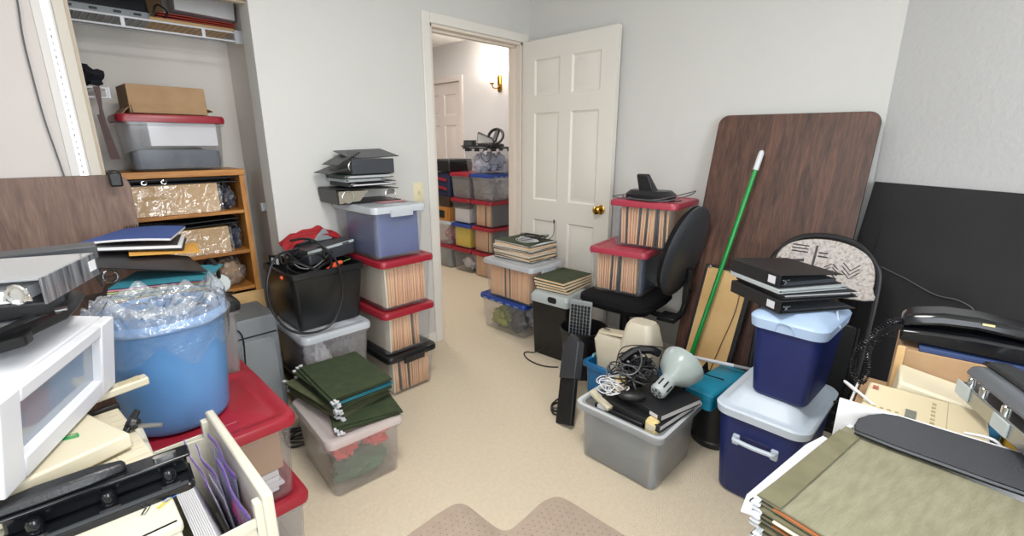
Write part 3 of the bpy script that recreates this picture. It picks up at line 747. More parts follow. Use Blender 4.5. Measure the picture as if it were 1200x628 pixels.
M11 = T(-2.435, -.478, .509); tote('milky tote with black lid behind the blue bin', M11, .355, .40, .285, M_CLEARM, M_BLACKLID)
lump('white_bundle', 'white cloth bundle in the black-lidded tote behind the blue bin', 'cloth', M_WHITECLOTH, M11 @ T(0, 0, .013), (.28, .30, .23), .15, 2, 6)

# ---- totes before the open door
M12 = T(-.338, -.205, 0); tote('clear tote with blue slotted lid before the open door', M12, .345, .46, .264, M_CLEAR, M_BLUELID, 'slots', latch=False)
for k, (x, y, c, nm) in enumerate(((-.067, .09, mat('olive_cloth', '8F9440', .8, var=.1), 'olive'), (.067, -.09, M_WHITECLOTH, 'white'), (.067, .09, M_GREY, 'grey'), (-.067, -.09, M_DGREY, 'dark'))):
    lump('crumpled_bag', '%s crumpled bag in the blue-lidded tote by the door' % nm, 'bag', c, M12 @ T(x, y, .013), (.13, .175, .17), .3, 2.6, k + 20)
M13 = T(-.352, -.272, .265); tote('clear file tote with whitish lid on the blue-lidded tote', M13, .345, .485, .278, M_CLEAR, M_LIDW)
folders(M13, 'y', .38, .27, .228, 24, 'the white-lidded tote before the open door', dark=.12)

# ---- totes on the office chair
M14 = T(-.325, -1.112, .513) @ R(8, 'Z'); tote('red-lidded file tote on the office chair seat', M14, .40, .345, .262, M_CLEAR, M_REDB)
folders(M14, 'y', .235, .31, .222, 18, 'the tote on the chair seat', dark=.1, off=(0, .010))
o = MB().bb((-.145, -.006, 0), (.145, .006, .20)).obj('blue_folder', mat('slate_blue_card', '4C5F7C', .7, var=.05), M=M14 @ T(0, -.126, .014)); tag(o, 'slate blue folder at the right end of the tote on the chair seat', 'folder')
M15 = T(-.255, -1.205, .776) @ R(5, 'Z'); tote('red-lidded file tote, upper one on the office chair', M15, .36, .385, .262, M_CLEAR, M_REDB)
folders(M15, 'y', .275, .275, .215, 20, 'the upper tote on the chair', dark=.12, off=(0, -.010))
o = MB().bb((-.125, -.005, 0), (.125, .005, .19)).obj('blue_folder', MATS['slate_blue_card'], M=M15 @ T(0, .142, .014)); tag(o, 'slate blue folder at the left end of the upper chair tote', 'folder')

# ---- hallway totes: columns along the corridor wall
hx = .352 + .22
def HT(y, z): return T(hx, y, z) @ R(90, 'Z')
LH = .262
rows1 = [('red-lidded file tote on the hallway floor nearest the doorway', M_CLEAR, M_RED), ('red-lidded file tote second from the hallway floor nearest the doorway', M_CLEAR, M_RED),
         ('red-lidded file tote third from the hallway floor nearest the doorway', M_CLEAR, M_RED), ('clear tote with blue slotted lid in the nearest hallway column', M_CLEARM, M_BLUELID)]
M_GREYC = mat('dark_grey_card', '50545A', .75, var=.05)
for k, (lb, bm, lm) in enumerate(rows1):
    m = HT(.968, k * LH + .0006 * k); tote(lb, m, .31, .44, LH, bm, lm, 'slots' if lm is M_BLUELID else 'file', latch=False)
    if k < 3:
        nm = ('the floor tote of the nearest hallway column', 'the second tote of the nearest hallway column', 'the third tote of the nearest hallway column')[k]
        folders(m, 'x', .215, .36, .215, 12, nm, dark=.1, off=(.012, .0))
        o = MB().bb((-.006, -.16, 0), (.006, .16, .21)).obj('grey_folder', M_GREYC, M=m @ T(-.112, 0, .014)); tag(o, 'grey folder closing the row in %s' % nm, 'folder')
    else:
        lump('white_bag', 'white crumpled bag in the blue-lidded hallway tote', 'bag', M_WHITECLOTH, m @ T(0, -.09, .013), (.22, .17, .18), .3, 2.4, 31)
        lump('grey_bag', 'grey crumpled bag in the blue-lidded hallway tote', 'bag', M_GREY, m @ T(0, .09, .013), (.22, .17, .18), .3, 2.4, 32)
m = HT(1.06, 4 * LH + .004)
t = thing('storage_tote', 'tall clear tote with black latches, top of the hallway stack', 'storage box', m)
tote_shell(.165, .215, .245, .04, .86).obj('body', M_CLEAR, t, sharp=50)
MB().rloft([(.234, .175, .225, .04), (.248, .177, .227, .04), (.256, .168, .218, .04)]).obj('lid', mat('smoke_lid', '4C4E52', .35, alpha=.9), t)
for s in (-1, 1):
    for y in (-.11, .11):
        MB().bb((s * .179 - .006, y - .03, .212), (s * .179 + .006, y + .03, .25)).obj('latch', M_BLACK, t, bevel=.003)
    for x in (-.07, .07):
        MB().bb((x - .03, s * .229 - .006, .212), (x + .03, s * .229 + .006, .25)).obj('latch', M_BLACK, t, bevel=.003)
for k in range(3):
    lump('white_bag', 'blue-white crumpled bag %s the tall clear hallway tote' % ('at the near end of', 'in the middle of', 'at the far end of')[k], 'bag', mat('blue_white_cloth', 'C9CFE2', .7, var=.08, bump=.4, bscale=25), m @ T(0, (k - 1) * .118, .013), (.24, .115, .20), .3, 2.4, 41 + k)
rows2 = [('red-lidded clear tote of crumpled white paper on the hallway floor', M_CLEAR, M_RED), ('blue-lidded tote with yellow contents in the hallway', M_CLEAR, M_BLUELID),
         ('red-lidded tote of white papers in the hallway', M_CLEAR, M_RED), ('red-lidded grey tote, top of the middle hallway column', M_CLEARM, M_RED)]
for k, (lb, bm, lm) in enumerate(rows2):
    m = HT(1.298, k * LH + .0006 * k); tote(lb, m, .31, .44, LH, bm, lm, 'slots' if lm is M_BLUELID else 'file', latch=False)
    if k == 0: lump('crumpled_paper', 'crumpled white paper in the floor tote of the middle hallway column', 'paper', M_WHITECLOTH, m @ T(0, .0, .013), (.22, .32, .17), .35, 3, 51)
    if k == 1: tag(MB().bb((-.12, -.16, 0), (.12, .18, .215)).obj('yellow_box', M_YELLOW, bevel=.004, M=m @ T(0, 0, .014)), 'yellow box inside the blue-lidded hallway tote', 'box')
    if k == 2: tag(MB().bb((-.115, -.15, 0), (.115, .15, .14)).obj('paper_stack', M_PAPER, bevel=.003, M=m @ T(0, .03, .014)), 'stack of white paper in the red-lidded hallway tote', 'paper')
    if k == 3: lump('grey_bundle', 'grey bundle in the top tote of the middle hallway column', 'bundle', M_DARKCLOTH, m @ T(0, 0, .013), (.22, .3, .17), .3, 2.4, 53)
rows3 = [('smoky grey tote on the hallway floor at the far end', M_CLEARG, M_RED), ('clear tote of pinkish things at the far hallway end', M_CLEARM, M_LIDW)]
for k, (lb, bm, lm) in enumerate(rows3):
    m = HT(1.63, k * LH + .0006 * k); tote(lb, m, .31, .44, LH, bm, lm, latch=False)
    lump('bundle', ('dark bundle in the smoky hallway tote', 'pink bundle in the far clear hallway tote')[k], 'bundle', (M_DARKCLOTH, mat('pink_cloth', 'C46A78', .8, var=.1))[k], m @ T(0, 0, .013), (.22, .3, .2), .25, 2.2, 61 + k)
t = thing('wooden_crate', 'small wooden drawer box in the far hallway column', 'box', T(.40, 1.63, .526))
MB().bb((-.03, -.15, 0), (.38, .15, .15)).obj('crate_body', M_OAK, t, bevel=.003)
MB().bb((-.036, -.06, .03), (-.029, .06, .11)).obj('dark_opening', M_BLACK, t)
MB().bb((-.03, -.15, .152), (.38, .15, .26)).obj('upper_tray', mat('dark_brown_wood', '3A2A1E', .6), t, bevel=.003)
t = thing('navy_bag', 'navy bag with red bands in the far hallway column', 'bag', T(.58, 1.63, .788))
MB().rloft([(0, .2, .14, .03), (.12, .215, .15, .04), (.25, .2, .14, .03)]).obj('bag_body', mat('navy_nylon', '1C2444', .6, var=.15), t)
for z in (.07, .16): MB().sheet(lambda u, v: (-.218 - .003, (u - .5) * .26, z + .025 * u + .03 * v), 8, 1, .003).obj('red_band', M_RED, t)
t = thing('black_case', 'black box on top of the far hallway stack', 'case', T(.52, 1.60, 1.052))
MB().rloft([(0, .16, .15, .015), (.07, .165, .155, .015), (.10, .16, .15, .015)]).obj('case_body', M_BLACK, t)
MB().rloft([(.104, .162, .152, .015), (.125, .155, .145, .015)]).obj('case_lid', M_DGREY, t)
# things on the tall clear tote
zt = 4 * LH + .004 + .257
t = thing('steering_wheel_controller', 'black toy steering wheel with wedge base on the hallway stack', 'controller', T(.47, .93, zt))
MB().rloft([(0, .10, .10, .03), (.02, .10, .10, .03), (.035, .07, .07, .03)]).obj('base', M_BLACK, t)
MB().add([(-.10, .10, .02), (-.02, .13, .02), (.04, -.06, .03), (-.04, -.09, .03), (-.04, .15, .14), (-.01, .155, .145), (.05, -.03, .07), (-.01, -.05, .07)],
         [(0, 3, 2, 1), (4, 5, 6, 7), (0, 1, 5, 4), (1, 2, 6, 5), (2, 3, 7, 6), (3, 0, 4, 7)]).obj('column', M_BLACKV, t, bevel=.012, seg=3)
MW = T(.02, -.05, .095) @ R(-62, 'Y') @ R(20, 'X')
MB().tube([(.075 * math.cos(2 * PI * k / 28), .075 * math.sin(2 * PI * k / 28), 0) for k in range(28)], .014, 8, True, M=MW).obj('wheel_rim', M_BLACKV, t)
MB().rloft([(-.008, .07, .022, .02), (.012, .06, .018, .018)], M=MW).obj('wheel_spoke', M_BLACK, t)
tag(MB().tube(spline([(.42, .86, zt + .02), (.37, .84, zt + .02), (.335, .86, zt - .02), (.334, .92, zt - .08), (.332, .86, zt - .14), (.334, .80, zt - .12), (.338, .79, zt - .05), (.345, .82, zt + .01)], 8), .0035, 6).obj('controller_cord', M_CABLE), 'black cord hanging over the tall clear hallway tote', 'cord')
t = thing('black_tub', 'low black round tub on the tall hallway tote', 'tub', T(.43, 1.19, zt))
MB().lathe([(.001, 0), (.075, 0), (.078, .008), (.068, .012), (.062, .055), (.066, .06), (.060, .06), (.056, .012), (.001, .012)], 28).obj('tub_wall', M_DGREY, t)
MB().lathe([(.092, .0), (.094, .008), (.076, .010), (.076, .0)], 28).obj('tub_foot', M_BLACK, t)

# ================================================================== left foreground
# ---- binders
def binder(label, M, w, d, th, cover=None, angle=0.0, pages=.6, sticker=None, lower_open=0, ring=True, group=None, page_mat=None, clear=False):
    """lies flat: spine along y at x=0, covers reach to x=w; angle lifts the upper cover (degrees)"""
    cover = cover or M_BLACKV
    t = thing('ring_binder', label, 'binder', M, group)
    c = .003
    MB().bb((0, 0, 0), (w, d, c)).obj('lower_cover', cover, t, bevel=.001)
    sp = MB().bb((-c, 0, 0), (0, d, th)).obj('spine', cover, t, bevel=.001)
    MB().bb((0, 0, -c), (w, d, 0)).obj('upper_cover', cover, t, bevel=.001, M=T(0, 0, th) @ R(-angle, 'Y'))
    if pages > 0:
        MB().bb((.02, .012, c + .0005), (w - .014, d - .012, c + (th - 2 * c) * pages)).obj('pages', page_mat or M_PAPER, t)
    if ring:
        MB().bb((.004, d * .08, c), (.030, d * .92, c + .005)).obj('ring_plate', M_STEEL, t)
        for k in (.16, .5, .84):
            rr_ = th * .36
            MB().tube([(.018 + rr_ * math.cos(a), d * k, th * .5 + rr_ * math.sin(a)) for a in [2 * PI * q / 14 for q in range(14)]], .002, 6, True).obj('ring', M_CHROME, t)
        MB().tube([(.018, .006, th * .25), (.018, -.004, th * .5), (.03, -.004, th * .62), (.006, -.004, th * .62), (.018, -.004, th * .5)], .003, 6).obj('ring_lever', M_CHROME, t)
    if sticker:
        a, b = sticker
        MB().bb((-c - .0008, d * a, th * .22), (-c, d * b, th * .78)).obj('spine_label', M_WHITE, sp)
    return t

# ---- file cabinet with the upper drawer pulled out
CX, CY0, CY1, CZ = -2.635, -1.615, -1.185, .715
t = thing('filing_cabinet', 'beige steel filing cabinet at left with its top drawer pulled out', 'cabinet', T(CX, (CY0 + CY1) / 2, 0))
hw = (CY1 - CY0) / 2
MB().bb((-.62, -hw, .02), (-.004, hw, .03)).obj('bottom', M_BEIGE, t)
MB().bb((-.62, -hw, .02), (0, -hw + .012, CZ)).obj('side_panel', M_BEIGE, t, bevel=.003)
MB().bb((-.62, hw - .012, .02), (0, hw, CZ)).obj('side_panel', M_BEIGE, t, bevel=.003)
MB().bb((-.62, -hw, .02), (-.608, hw, CZ)).obj('back_panel', M_BEIGE, t)
MB().bb((-.62, -hw - .002, CZ - .022), (.004, hw + .002, CZ)).obj('top_panel', M_BEIGE, t, bevel=.006)
MB().bb((-.60, -hw + .01, .0), (-.02, hw - .01, .02)).obj('plinth', M_DGREY, t)
MB().bb((-.016, -hw + .014, .045), (.004, hw - .014, .355)).obj('lower_drawer_front', M_BEIGE, t, bevel=.004)
out = .148
dr = MB().bb((out - .02, -hw + .004, .372), (out, hw - .004, .682)).obj('drawer_front', M_BEIGE, t, bevel=.005)
MB().bb((-.50, -hw + .024, .40), (out - .02, -hw + .030, .625)).obj('drawer_side', M_BEIGE, t, bevel=.001)
MB().bb((-.50, hw - .030, .40), (out - .02, hw - .024, .625)).obj('drawer_side', M_BEIGE, t, bevel=.001)
MB().bb((-.50, -hw + .024, .395), (out - .02, hw - .024, .402)).obj('drawer_bottom', M_BEIGE, t)
for s in (-1, 1):
    MB().bb((-.3, s * (hw - .020) - .002, .610), (out - .02, s * (hw - .020) + .002, .632)).obj('drawer_rim', M_BEIGE, dr, bevel=.001)
    MB().bb((out - .034, s * (hw - .022) - .010, .45), (out - .019, s * (hw - .022) + .010, .668)).obj('corner_gusset', M_BEIGE, dr, bevel=.002)
    for z in (.60, .50): MB().bb((out - .0345, s * (hw - .022) - .004, z), (out - .033, s * (hw - .022) - .001, z + .014)).obj('gusset_slot', M_DGREY, dr)
MB().bb((out, -.05, .52), (out + .022, .05, .54)).obj('drawer_handle', M_STEEL, dr, bevel=.004)
# papers and zip bags in the drawer
dy = (CY0 + CY1) / 2
for k in range(9):
    o = MB().box((0, 0, .11), (.0027, .352, .22)).obj('paper_sheaf', M_PAPER, M=T(CX + .080 + k * .0029, dy - .0, .4035) @ R(-15 + .15 * k, 'Y'))
    tag(o, 'white paper sheet standing in the open cabinet drawer', 'paper', 'white sheets in the cabinet drawer')
for k in range(4):
    yy = dy + (.07, .02, -.06, .05)[k]
    t = thing('zip_bag', ('zip bag with purple seal at the far end of the drawer', 'zip bag with purple seal leaning mid-drawer', 'zip bag of small pink things at the near end of the drawer', 'zip bag with blue sheet against the drawer front')[k], 'zip bag', T(CX + .108 + k * .004, yy, .420) @ R(-9 + 3.0 * k, 'Y') @ R((4, -7, 8, 2)[k], 'X'))
    MB().sheet(lambda u, v: (.003 * math.sin(u * 7 + k) * v, (u - .5) * .20, v * .235), 10, 6, .001).obj('bag_film', mat('zip_film', 'DCD6F0', .15, alpha=.28, bump=.4, bscale=40), t)
    MB().sheet(lambda u, v: (.003 * math.sin(u * 7 + k) - .002, (u - .5) * .20, .224 + v * .011), 10, 1, .0015).obj('zip_seal', M_PURPLE, t)
    if k == 2: MB().blob((-.0, 0, .15), (.008, .10, .04), .3, 3, 4).obj('pink_contents', M_MAGENTA, t)
    if k == 3: MB().bb((.001, -.08, .02), (.004, .08, .20)).obj('blue_sheet', mat('blue_grey_sheet', '8C9CC0', .5, var=.1), t)
    if k < 2: MB().bb((.001, -.07, .02), (.003, .07, .16)).obj('white_sheet', M_WHITECLOTH, t)

# ---- paper trimmer on the cabinet
zc = CZ + .0005
Mtr = frame((-2.842, -1.40, zc), (1, .10, 0))
t = thing('paper_trimmer', 'cream guillotine paper trimmer with grid on the filing cabinet', 'paper trimmer', Mtr)
MB().bb((-.18, -.035, .006), (.205, .235, .028)).obj('board', M_CREAM, t, bevel=.004)
for k in range(12):
    MB().bb((-.176 + k * .03, -.033, .028), (-.1752 + k * .03, .232, .0284)).obj('grid_line', mat('grid_ink', 'B5A98C', .6), t)
for k in range(8):
    MB().bb((-.178, -.020 + k * .031, .028), (.20, -.0192 + k * .031, .0284)).obj('grid_line', MATS['grid_ink'], t)
for x in (-.15, .18):
    for y in (-.01, .20): MB().lathe([(.001, 0), (.01, 0), (.01, .006), (.001, .006)], 12, M=T(x, y, 0)).obj('rubber_foot', M_BLACK, t)
MB().bb((.03, .236, .012), (.208, .246, .036)).obj('blade', M_BLACK, t, bevel=.001)
MB().loft([[(.0, .250, .030), (.0, .282, .030), (.0, .282, .045), (.0, .250, .045)], [(.13, .246, .046), (.13, .286, .046), (.13, .286, .064), (.13, .246, .064)], [(.275, .250, .052), (.275, .284, .052), (.275, .284, .072), (.275, .250, .072)]]).obj('cutting_arm', M_CREAM, t, bevel=.004)
MB().loft([[(.02, .256, .0455), (.02, .276, .0455), (.02, .276, .047), (.02, .256, .047)], [(.26, .256, .0725), (.26, .278, .0725), (.26, .278, .0735), (.26, .256, .0735)]]).obj('arm_groove', mat('cream_shadow', 'C2B694', .5), t)
MB().tube([(.10, .27, .044), (.10, .27, .02)], .003, 8).obj('arm_bolt', M_CHROME, t)

# black knob clamp lying on the trimmer
p = G(152, 503, zc + .03)
t = thing('clamp_screw', 'black wing knob with steel screw on the paper trimmer grid', 'knob', T(p.x, p.y, zc + .031) @ R(-38, 'Z'))
MB().lathe([(.001, 0), (.012, .002), (.014, .012), (.009, .02), (.001, .021)], 14, M=T(0, 0, .012) @ R(90, 'Y')).obj('knob_hub', M_BLACK, t)
MB().prism([(-.004, -.03), (.006, -.032), (.008, .0), (.006, .030), (-.006, .034), (-.008, 0)], -.004, .004, M=T(.004, 0, .014) @ R(25, 'X')).obj('wing', M_BLACK, t, bevel=.002)
MB().tube([(.018, 0, .006), (.064, 0, .005)], .0045, 10).obj('screw', M_STEEL, t)

# cream wedge-shaped device lying across the trimmer
t = thing('cream_device_cover', 'cream wedge-shaped plastic cover lying across the paper trimmer', 'cover', T(0, 0, 0))
za = zc + .030
q = [G(12, 596, za + .004), G(158, 523, za + .004)]
u = (q[1] - q[0]); u.z = 0; L_ = u.length; u.normalize(); nrm = Vector((-u.y, u.x, 0))
t.matrix_world = frame(q[0], u)
MB().add([(0, 0, 0), (L_, 0, 0), (L_ * .98, .17, 0), (.0, .20, 0), (0, .004, .036), (L_, .004, .030), (L_ * .98, .17, .036), (.0, .20, .044)],
         [(0, 3, 2, 1), (4, 5, 6, 7), (0, 1, 5, 4), (1, 2, 6, 5), (2, 3, 7, 6), (3, 0, 4, 7)]).obj('cover_shell', M_CREAM, t, bevel=.005)
MB().bb((-.004, .01, .004), (.0, .09, .026)).obj('end_slot', M_DGREY, t)
def clip(label, M, mtl, s=1.0):
    pts = [(.0, .003, 0), (.022, .003, 0), (.025, 0, 0), (.022, -.003, 0), (.003, -.003, 0), (.001, -.001, 0), (.003, .0015, 0), (.018, .0015, 0)]
    o = MB().tube([(x * s, y * s, z) for x, y, z in spline(pts, 3)], .0007, 5).obj('paper_clip', mtl, M=M); return tag(o, label, 'paper clip')
Mw = t.matrix_world
M_CLIPG = mat('green_clip', '2E9A58', .3); M_CLIPB = mat('blue_clip', '2E6FC0', .3); M_CLIPY = mat('yellow_clip', 'DCC02E', .3)
zt_ = lambda x, y: .0375 + .006 * y / .18
clip('green paper clip on the cream cover', Mw @ T(L_ * .72, .075, .0358) @ R(0, 'X') @ R(150, 'Z'), M_CLIPG, 1.5)
clip('second green paper clip on the cream cover', Mw @ T(L_ * .73, .083, .0362) @ R(158, 'Z'), M_CLIPG, 1.5)
clip('silver paper clip beside the green clips', Mw @ T(L_ * .60, .085, .0370) @ R(165, 'Z'), M_CHROME, 1.5)

# three hole punch at the cabinet's near edge
za = zc
a = G(-6, 612, za + .05); b = G(221, 531, za + .05); a.z = b.z = za
u = b - a; L_ = u.length
t = thing('hole_punch', 'black three-hole punch with long lever at the cabinet edge', 'hole punch', frame(a, u))
MB().rloft([(0, L_ / 2, .042, .012), (.010, L_ / 2, .042, .012), (.013, L_ / 2 - .003, .039, .012)], M=T(L_ / 2, 0, 0)).obj('base', M_BLACKG, t)
MB().bb((.004, .004, .013), (L_ - .004, .036, .046)).obj('back_rail', M_BLACKG, t, bevel=.005)
MB().bb((.0, -.006, .046), (L_ + .002, .036, .052)).obj('top_channel', M_BLACKG, t, bevel=.003)
MB().loft([[(x, -.002 + w_, .053), (x, .040 - w_ * .3, .053), (x, .036 - w_ * .3, .053 + h_), (x, .004 + w_, .053 + h_)] for x, w_, h_ in ((-.02, .002, .010), (L_ * .18, 0, .018), (L_ * .45, .002, .019), (L_ * .62, .012, .014), (L_ * .64, .014, .006))]).obj('lever', M_BLACKV, t, bevel=.004)
for x in (.16, .52, .86):
    MB().lathe([(.001, .0), (.011, 0), (.011, .02), (.008, .026), (.001, .027)], 16, M=T(L_ * x, -.012, .013)).obj('punch_pin', M_BLACKG, t)
    MB().bb((L_ * x - .014, -.036, .013), (L_ * x + .014, -.026, .0155)).obj('die_plate', M_STEEL, t)
MB().bb((.01, -.041, .013), (L_ - .01, -.037, .019)).obj('paper_guide', M_DGREY, t)
MB().rloft([(.052, .018, .006, .006), (.057, .018, .006, .006)], M=T(L_ * .86, .014, 0)).obj('chrome_catch', M_CHROME, t)
# clips on the cabinet top by the punch
p = G(182, 592, zc)
p = G(180, 597, zc)
clip('blue paper clip on the cabinet top', T(p.x + .016, p.y + .008, zc + .001) @ R(20, 'Z'), M_CLIPB, 1.0)
clip('yellow paper clip on the cabinet top', T(p.x + .006, p.y - .004, zc + .001) @ R(35, 'Z'), M_CLIPY, 1.0)
clip('silver paper clip on the cabinet top', T(p.x - .016, p.y - .004, zc + .001) @ R(60, 'Z'), M_CHROME, 1.0)

# ---- white appliance with the window
zb = zc + .078
A = G(7, 587, zb); B = G(136, 449, zb)
u = (B - A); Lw = u.length
Mm = frame(A, u) @ R(9, 'X')      # local x along the front from near to far, +y away (left), z up
h_ = .168; dp = .28
t = thing('white_toaster_oven', 'white boxy appliance with smoked window in its front, on the cabinet', 'appliance', Mm)
s_ = .052
def fb(nm, a, b): MB().bb(a, b).obj(nm, M_WHITE, t, bevel=.004)
MB().bb((0, .022, 0), (Lw, dp, h_)).obj('housing', M_WHITE, t, bevel=.006)
wx0, wx1, wz0, wz1 = .055, Lw - .062, .040, h_ - .028
fb('front_stile', (0, 0, 0), (wx0, .022, h_)); fb('front_stile', (wx1, 0, 0), (Lw, .022, h_)); fb('front_rail', (wx0, 0, 0), (wx1, .022, wz0)); fb('front_rail', (wx0, 0, wz1), (wx1, .022, h_))
MB().bb((wx0, .0175, wz0), (wx1, .0205, wz1)).obj('window_pane', mat('grey_window', '8C96A2', .12, var=.06, vscale=3, coat=.5), t)
for x in (.03, Lw - .03):
    for y in (.05, dp - .04): MB().lathe([(.001, -.010), (.012, -.010), (.012, 0), (.001, 0)], 12, M=T(x, y, 0)).obj('foot', M_WHITE, t)

# ---- black equipment and binders on the appliance
zt = zb + h_ + .024
Mo = Mm
t = thing('black_tripod_handle', 'flat black folding bracket lying on the white appliance', 'bracket', T(-2.80, -1.27, zt + .001))
MB().loft([[(x - w_ / 2, y + w_ * .2, z), (x + w_ / 2, y - w_ * .2, z), (x + w_ / 2 - .006, y - w_ * .2, z + .016), (x - w_ / 2 + .006, y + w_ * .2, z + .016)] for x, y, z, w_ in ((-.03, -.05, 0, .05), (.03, .03, .0, .040), (.08, .075, .004, .032), (.10, .12, .010, .030), (.118, .20, .016, .030))]).obj('long_arm', M_BLACKV, t, bevel=.004)
MB().loft([[(x - w_ / 2, y, z), (x + w_ / 2, y, z), (x + w_ / 2, y, z + .01), (x - w_ / 2, y, z + .01)] for x, y, z, w_ in ((-.03, .03, 0, .012), (.02, .10, .0, .012), (.05, .16, .0, .012))]).obj('short_arm', M_DGREY, t, bevel=.002)
MB().box((.088, .09, .022), (.02, .02, .006)).obj('catch', M_STEEL, t, bevel=.002)
MB().prism([(-.03, -.07), (.035, -.045), (.045, -.02), (-.01, -.02)], 0, .022).obj('end_plate', M_BLACK, t, bevel=.004)
o = MB().prism([(-.17, -.02), (-.005, -.03), (.0, .10), (-.17, .13)], 0, .085).obj('black_case', M_BLACK, bevel=.006, M=T(-2.692, -1.10, zt + .002)); tag(o, 'black document case under the clear-covered binder', 'case')
MB().prism([(-.06, -.0305), (-.025, -.0315), (-.01, -.0315), (-.06, -.0305)][:3] + [(-.03, -.034)], .05, .084).obj('red_tab', M_RED, o)
# clear covered binder: corners read on its top plane
zb2 = zt + .092 + .045
P0 = G(44, 326, zb2); P1 = G(108, 296, zb2)
u = P1 - P0
t = thing('ring_binder', 'thick grey binder with clear glossy cover on the heap at far left', 'binder', frame((P0.x, P0.y, zb2 - .046), u))
Ls = u.length
M_GLOSS = mat('clear_cover_grey', '8F9398', .12, var=.12, vscale=6, coat=.6)
MB().bb((0, 0, 0), (Ls, .25, .004)).obj('lower_cover', M_BLACKV, t, bevel=.001)
MB().bb((0, 0, .042), (Ls, .25, .046)).obj('upper_cover', M_GLOSS, t, bevel=.001)
sp_ = MB().bb((0, -.004, 0), (Ls, .0, .046)).obj('spine', mat('ribbed_clear_spine', '3C3F43', .16, col2='85888C', vscale=10, stretch=(8, 1, .6), coat=.5), t, bevel=.001)
MB().bb((Ls * .82, -.0052, .014), (Ls * .95, -.004, .034)).obj('spine_label', M_WHITE, sp_)
MB().bb((.008, .03, .005), (Ls - .008, .24, .026)).obj('pages', M_PAPER, t)
MB().tube([(-.004, .03 + .012 * math.cos(k), .022 + .014 * math.sin(k)) for k in [2 * PI * q / 12 for q in range(12)]], .004, 6, True).obj('ring', M_CHROME, t)
MB().prism([(.012, .008), (.05, .012), (.045, .03), (.03, .036), (.015, .03)], -.004, .0, M=R(90, 'X') @ R(90, 'Y')).obj('ring_lever', M_CHROME, t, bevel=.002)
o = MB().bb((0, 0, 0), (.30, .07, .03)).obj('dark_folder', M_DGREY, bevel=.002, M=frame((P0.x - .20, P0.y + .33, zb2 - .040), (1, 0, 0))); tag(o, 'dark grey folder behind the clear-covered binder', 'folder')

# ---- blue bin with liner on the red tote
t = thing('blue_waste_bin', 'round blue plastic bin lined with a clear bag', 'waste bin', T(-2.522, -.925, .5640))
MB().lathe([(.001, 0), (.112, 0), (.121, .006), (.126, .02), (.150, .300), (.157, .302), (.161, .310), (.159, .325), (.152, .330), (.146, .322), (.144, .300), (.121, .02), (.001, .012)], 48).obj('bin_wall', M_BIN, t, sharp=60)
def liner(u, v):
    a = 2 * PI * u
    # outside hang, over the rim, then sagging inside
    prof = [(.154, .235), (.160, .28), (.167, .318), (.158, .338), (.138, .338), (.108, .330), (.07, .318), (.02, .310)]
    k = v * (len(prof) - 1); i = min(int(k), len(prof) - 2); f = k - i
    r = prof[i][0] * (1 - f) + prof[i + 1][0] * f; z = prof[i][1] * (1 - f) + prof[i + 1][1] * f
    n1 = noise.noise(Vector((math.cos(a) * 2.2, math.sin(a) * 2.2, v * 5)))
    n2 = noise.noise(Vector((math.cos(a) * 5.2 + 7, math.sin(a) * 5.2, v * 9)))
    if v < .3: r += .004 * abs(n2) + (.0 if v < .25 else .002); z += .05 * n1 * (1 - v / .3)
    elif v > .4: z += .060 * abs(n1) + .018 * n2 + .008; r += .012 * n2
    return (r * math.cos(a), r * math.sin(a), z)
MB().sheet(lambda u, v: liner(u, .26 + .74 * v), 84, 30).obj('bin_liner', M_LINER, t, sharp=70)
MB().sheet(lambda u, v: liner(u, .27 * v), 84, 6).obj('liner_overhang', plastic('thin_liner_film', 'DDE6EE', .05, .1, 1.4, .9, 22), t, sharp=70)

# ---- pile of binders and notebooks behind the bin, on the black-lidded tote
zp = .7950
bx, by = -2.46, -.47
for k, (lb, cm, th, rz) in enumerate((('black binder at the bottom of the pile behind the bin', M_BLACKV, .03, 4), ('grey binder second in the pile behind the bin', M_DGREY, .025, -8))):
    binder(lb, T(bx - .17, by - .16, zp) @ R(rz, 'Z'), .29, .30, th, cm, 0, .7); zp += th + .004
colors = [(M_TEALC, 'teal'), (M_PINK, 'pink'), (M_LIME, 'lime green'), (M_PAPER, 'white'), (M_TEALC, 'teal lower'), (M_LIME, 'pale green lower'), (M_AMBER, 'amber')]
for k, (cm, nm) in enumerate(reversed(colors)):
    o = MB().sheet(lambda u, v: ((u - .5) * .27, (v - .5) * .22, .008 * math.sin(u * 2.6) * u + .001 * math.sin(v * 5)), 8, 6, .003).obj('paper_folder', cm, M=T(bx + .004 + .004 * k, by - .085 - .003 * k, zp + .004 + k * .0066) @ R(-14 - 2 * k, 'Z'))
    tag(o, '%s paper folder fanned out under the large black cover' % nm, 'folder')
def quad_slab(name, mtl, parent, c, th, bend=0.0):
    """slab over four world corners c00 c10 c11 c01"""
    c = [Vector(q) for q in c]
    def f(u, v):
        p = c[0] * (1 - u) * (1 - v) + c[1] * u * (1 - v) + c[2] * u * v + c[3] * (1 - u) * v
        p.z += bend * math.sin(PI * u); return p
    return MB().sheet(f, 8, 4, th).obj(name, mtl, parent)
# big black binder, open cover sloping to the right
t = thing('ring_binder', 'large black binder with sloping cover above the blue bin', 'binder')
quad_slab('upper_cover', M_BLACKV, t, ((-2.61, -.56, .962), (-2.345, -.68, .922), (-2.35, -.45, .936), (-2.614, -.29, .987)), .004)
quad_slab('spine', M_BLACKV, t, ((-2.613, -.56, .90), (-2.611, -.562, .962), (-2.615, -.29, .986), (-2.617, -.29, .90)), .004)
for yy in (-.545, -.47):
    MB().tube([(-2.585 + .02 * math.cos(a), yy, .925 + .02 * math.sin(a)) for a in [2 * PI * q / 14 for q in range(14)]], .003, 6, True).obj('ring', M_CHROME, t)
